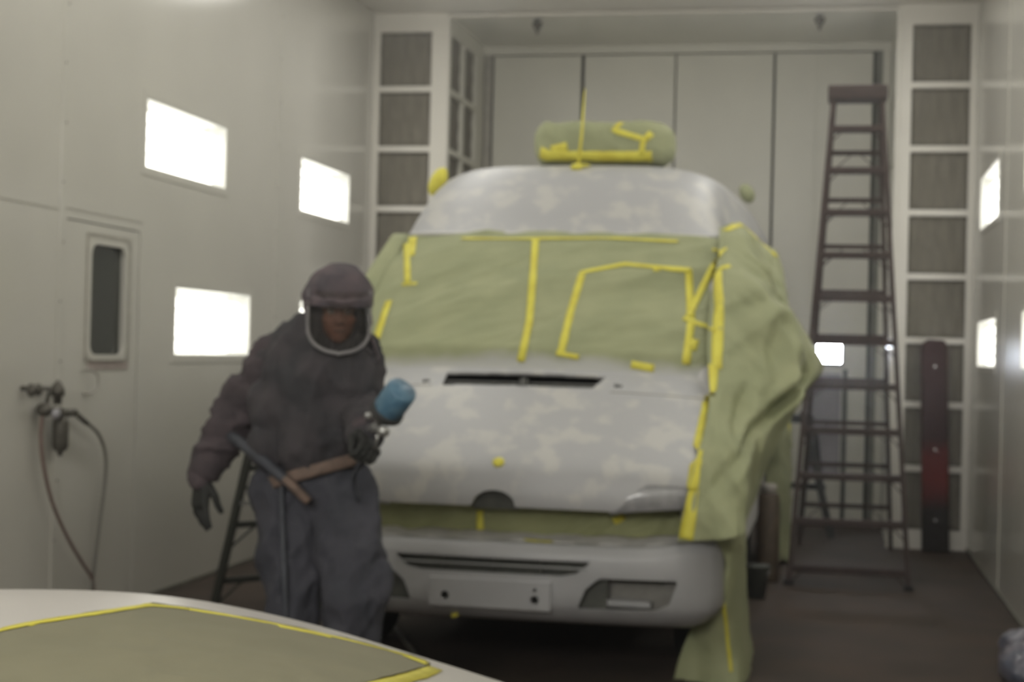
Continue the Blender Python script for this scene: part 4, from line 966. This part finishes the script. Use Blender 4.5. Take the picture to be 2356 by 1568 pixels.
# hands in gloves: palm, four fingers of unequal length, thumb at the side
def hand(name, wrist, D, Nrm, S, curl, spread=.18, thumb=.7, scale=1.0, thumb_curl=.6):
    """D along the hand, Nrm out of the back, S toward the thumb side"""
    D = Vector(D).normalized(); Nrm = Vector(Nrm); Nrm = (Nrm-D*Nrm.dot(D)).normalized(); S = D.cross(Nrm)*(1 if D.cross(Nrm).dot(Vector(S)) > 0 else -1); w = Vector(wrist); k = scale
    mb = MB(); mb.cone(w-D*.03, .033*k, w+D*.02*k, .031*k)
    for q, r in ((-.024, .019), (-.008, .020), (.008, .020), (.024, .019)): mb.cone(w+D*.015*k+S*q*.7*k, .021*k, w+D*.088*k+S*q*1.15*k, r*.82*k)
    for i, (q, ln, r) in enumerate(((.033, .072, .0105), (.012, .080, .0108), (-.010, .076, .0102), (-.031, .060, .0092))):
        p = w+D*.090*k+S*q*k; ang = 0; d0 = (D+S*spread*(q/.033)).normalized(); c = curl[i]
        for j, f in enumerate((.44, .31, .25)):
            ang += c*(.8 if j == 0 else 1.1); dd = (d0*math.cos(ang)-Nrm*math.sin(ang)).normalized(); q2 = p+dd*ln*f*k
            mb.cone(p, r*(1-.09*j)*k, q2, r*(.93-.10*j)*k, 12); p = q2
    p = w+D*.028*k+S*.030*k-Nrm*.006; d1 = (D*.62+S*thumb-Nrm*.25).normalized(); q2 = p+d1*.042*k; mb.cone(p, .017*k, q2, .0128*k)
    d2 = (D*.85+S*(thumb-thumb_curl)-Nrm*.35).normalized(); q3 = q2+d2*.032*k; mb.cone(q2, .0128*k, q3, .0112*k); mb.cone(q3, .0112*k, q3+(d2-Nrm*.3).normalized()*.022*k, .0095*k)
    return blob(name, mb, 'glove', person, .0035, 2)
hand('glove', B(467, 1098, 5.52), (-.03, -.12, -1), (-.55, -.75, 0), (.7, -.5, -.1), (.10, .16, .26, .38), spread=.30, thumb=.55, scale=1.12, thumb_curl=.45)
gp = B(858, 1000, 5.20)          # grip of the gun
hand('glove', wrL+Vector((-.005, .0, -.0)), (.30, -.55, -.25), (.70, -.05, .6), (.1, -.4, 1), (.72, .95, 1.0, 1.05), spread=.05, thumb=.5, scale=1.10, thumb_curl=.7)

# ------------------------------------------------------------------ spray gun
gun = empty('spray_gun', gp, 'spray gun with a tilted blue paint cup, in the painter\'s gloved hand', 'spray gun')
g0 = B(862, 978, 5.13); gn = B(880, 990, 5.02)
MB().cone(B(852, 985, 5.20), .014, gn, .013, 14).go('barrel', 'steel', gun, smooth=True)
MB().lathe(gn, (gn-g0), [(0, .016), (.015, .020), (.03, .018), (.034, .008), (.035, .001)], 18).go('air_cap', 'steel', gun, smooth=True)
MB().cone(B(857, 985, 5.19), .013, B(840, 1045, 5.23), .015, 14).go('handle', 'steel', gun, smooth=True)
MB().tube([B(866, 985, 5.13), B(868, 1010, 5.12), B(860, 1035, 5.14)], .005, 8).go('trigger', 'steel', gun, smooth=True)
MB().lathe(B(848, 965, 5.2), (B(848, 940, 5.2)-B(852, 970, 5.2)), [(0, .010), (.02, .012), (.025, .008)], 12).go('adjuster', 'steel', gun, smooth=True)
ax = (B(938, 880, 5.06)-B(890, 948, 5.12)); ax.normalize(); b0 = B(891, 945, 5.12)
cup = MB().lathe(b0, ax, [(0, .001), (0, .050), (.004, .053), (.100, .053), (.108, .050), (.112, .001)], 36).go('paint_cup', 'bluecup', gun, smooth=True)
MB().lathe(b0-ax*.012, ax, [(0, .03), (.0, .056), (.004, .059), (.020, .059), (.023, .053)], 36).go('cup_ring', 'blackplastic', cup, smooth=True)
MB().lathe(b0-ax*.060, ax, [(0, .012), (.012, .014), (.030, .040), (.05, .051)], 30).go('cup_funnel', 'cupgrey', cup, smooth=True)
MB().tube([b0-ax*.055, b0-ax*.075, g0], .010, 12).go('feed_neck', 'steel', gun, smooth=True)
MB().tube(cr([B(840, 1045, 5.23), B(830, 1062, 5.24), B(818, 1085, 5.27), B(815, 1110, 5.33), B(822, 1150, 5.37)], 24), .009, 10).go('gun_hose', 'bluehose', gun, smooth=True)
# yellow tape hanging behind the painter's knees, from the van's far corner
o = MB().add([B(735, 1355, 6.90), B(748, 1362, 6.90), B(750, 1395, 6.92), B(740, 1402, 6.92)], [(0, 1, 2, 3)]).go('loose_tape', 'tape', van)
s_ = o.modifiers.new('s', 'SOLIDIFY'); s_.thickness = .001

# ------------------------------------------------------------------ paint mist in the air
mist = bpy.data.materials.new('mist'); mist.use_nodes = True; N = mist.node_tree.nodes; N.remove(N['Principled BSDF'])
vs = N.new('ShaderNodeVolumeScatter'); vs.inputs['Color'].default_value = (.98, .97, .94, 1); vs.inputs['Density'].default_value = .012; vs.inputs['Anisotropy'].default_value = .86
mist.node_tree.links.new(vs.outputs[0], N['Material Output'].inputs['Volume']); MATS['mist'] = mist
o = MB().box((XL+.001, -2.49, .001), (XR-.001, YF-.001, H-.001)).go('paint_mist', 'mist'); tag(o, 'thin paint mist filling the booth', 'mist', kind='stuff')

w = bpy.data.worlds.new('world'); sc.world = w; w.use_nodes = True; w.node_tree.nodes['Background'].inputs[0].default_value = (0, 0, 0, 1)
sc.view_settings.view_transform = 'Standard'; sc.view_settings.look = 'None'; sc.view_settings.gamma = 1; sc.view_settings.exposure = -.04
try: sc.view_settings.use_curve_mapping = False
except Exception: pass
cy = sc.cycles; cy.use_denoising = True; cy.max_bounces = 5; cy.diffuse_bounces = 4; cy.use_adaptive_sampling = True; cy.adaptive_threshold = .03; cy.glossy_bounces = 3; cy.transmission_bounces = 4; cy.transparent_max_bounces = 6; cy.volume_bounces = 0
cy.caustics_reflective = False; cy.caustics_refractive = False; cy.use_light_tree = False; cy.sample_clamp_indirect = 4
